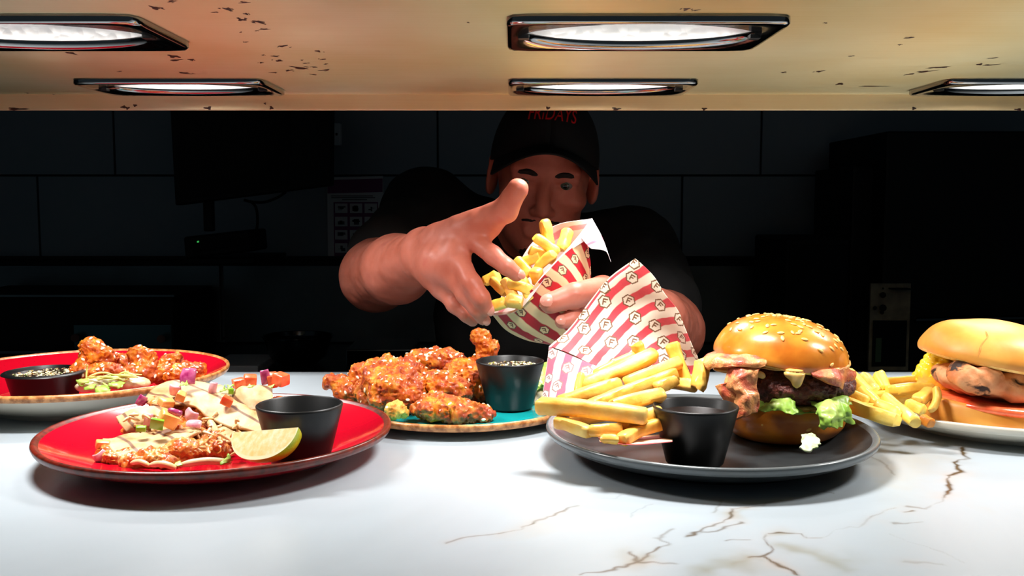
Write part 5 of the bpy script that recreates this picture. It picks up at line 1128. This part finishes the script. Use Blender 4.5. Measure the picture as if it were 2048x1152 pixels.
# left: dark oven and a reach-in unit
m_dknob = M('dark_red_knob', rgb(70, 20, 16), .5)
m_dteal = M('teal_tinted_steel', rgb(70, 98, 100), .35, .8)
r = thing('pizza_oven', 'dark low oven with a teal tinted door and red knobs at the left back', 'oven', P(180, 735, 2.42))
bev(mk('housing', *rect(-120, 592, 350, 727, 2.42, .33), m_blackwall, r, smooth=False), .006)
mk('top_trim', *rect(-120, 590, 348, 594, 2.405, .014), m_bsteel, r, smooth=False)
d = mk('door', *rect(146, 650, 344, 698, 2.405, .014, .002), m_dteal, r, smooth=False); mk('knob', *tube([P(322, 678, 2.404), P(322, 678, 2.38)], .010, 14), m_dknob, d); mk('knob', *tube([P(150, 676, 2.404), P(150, 676, 2.38)], .010, 14), m_dknob, d)
mk('lower_shelf', *rect(-120, 702, 148, 708, 2.36, .055, .001), m_bsteel, r, smooth=False)
# bowl, dark tray and a pale reflection slab on the back counter
r = thing('steel_bowl', 'dark metal mixing bowl standing on the back counter', 'bowl', P(596, 736, 2.42))
c = P(597, 733, 2.42); c[2] = ztop + .0005; m_dark = M('dark_metal', rgb(60, 64, 66), .18, 1)
o = mk('bowl', *lathe([(0, 0), (.045, 0), (.07, .02), (.082, .06), (.084, .072), (.088, .073), (.0885, .0715), (.080, .058), (.066, .02), (.043, .004), (0, .004)], c, 72), m_dark, r); fix_normals(o)
tag(mk('tray', *box(-.72, 2.26, ztop + .0003, -.62 + .02, 2.44, ztop + .022, .004), m_white, smooth=False), 'pale flat slab standing in for a reflection left of the steel bowl', 'tray')  # white slab added to imitate pale reflections on the steel top
tag(mk('tray', *box(-.40, 2.30, ztop + .0003, -.24, 2.50, ztop + .055, .004), m_dark, smooth=False), 'dark metal tray lying right of the steel bowl', 'tray')
# right: tall black oven stack with a control panel
r = thing('oven_stack', 'tall black oven stack with a pale control panel at the right back', 'oven', P(1900, 735, 2.3))
m_panel = M('pale_panel', rgb(150, 140, 112), .5, col2=rgb(120, 112, 92), nscale=30)
zb = ztop + .0005
def rz(x0, y0, x1, Y, d, zl=None):
    a, c = P(x0, y0, Y), P(x1, y0, Y); return box(a[0], Y, zb if zl is None else zl, c[0], Y + d, a[2], .006)
mk('upper_oven', *join([rz(1774, 262, 2250, 2.30, .42)]), m_blackwall, r, smooth=False)
mk('side_vent', *rz(1706, 332, 1772, 2.38, .3), m_blackwall, r, smooth=False)
p = mk('control_panel', *rect(1742, 567, 1816, 741, 2.292, .0075), m_panel, r, smooth=False)
mk('display', *rect(1747, 641, 1811, 733, 2.288, .003), m_screen, p, smooth=False)
mk('switch_block', *rect(1778, 597, 1814, 634, 2.286, .006), m_screen, p, smooth=False)
mk('brand_oval', *lathe([(0, 0), (.018, 0), (.02, .002), (.0, .002)], (0, 0, 0), 24), m_ink, p)
bo = p.children[-1]; bo.rotation_euler = (math.pi / 2, 0, 0); bo.scale = (1, .5, 1); bo.location = Vector((P(1797, 577, 2.288) - ORG[p.name] - ORG[r.name] * 0).tolist())
for px, py, w in ((1766, 577, 2), (1766, 590, 6), (1750, 616, 4), (1766, 616, 7), (1764, 625, 4)):
    mk('button', *tube([P(px, py, 2.2925), P(px, py, 2.285)], PX(w, 2.29), 14), m_screen, p)
mk('indicator', *rect(1752, 676, 1762, 724, 2.2865, .002), M('dim_green_display', rgb(70, 96, 60), .4), p, smooth=False)
mk('handle', *tube([P(1830, 640, 2.26), P(2150, 634, 2.26)], .008, 12), m_dark, r)
r = thing('microwave', 'dark rounded grey appliance left of the tall black oven stack', 'microwave', P(1630, 735, 2.45))
bev(mk('housing', *rz(1571, 476, 1702, 2.36, .30), m_blackwall, r, smooth=False), .02, 4); mk('door', *rect(1580, 490, 1692, 640, 2.356, .0035, .001), m_screen, r, smooth=False)
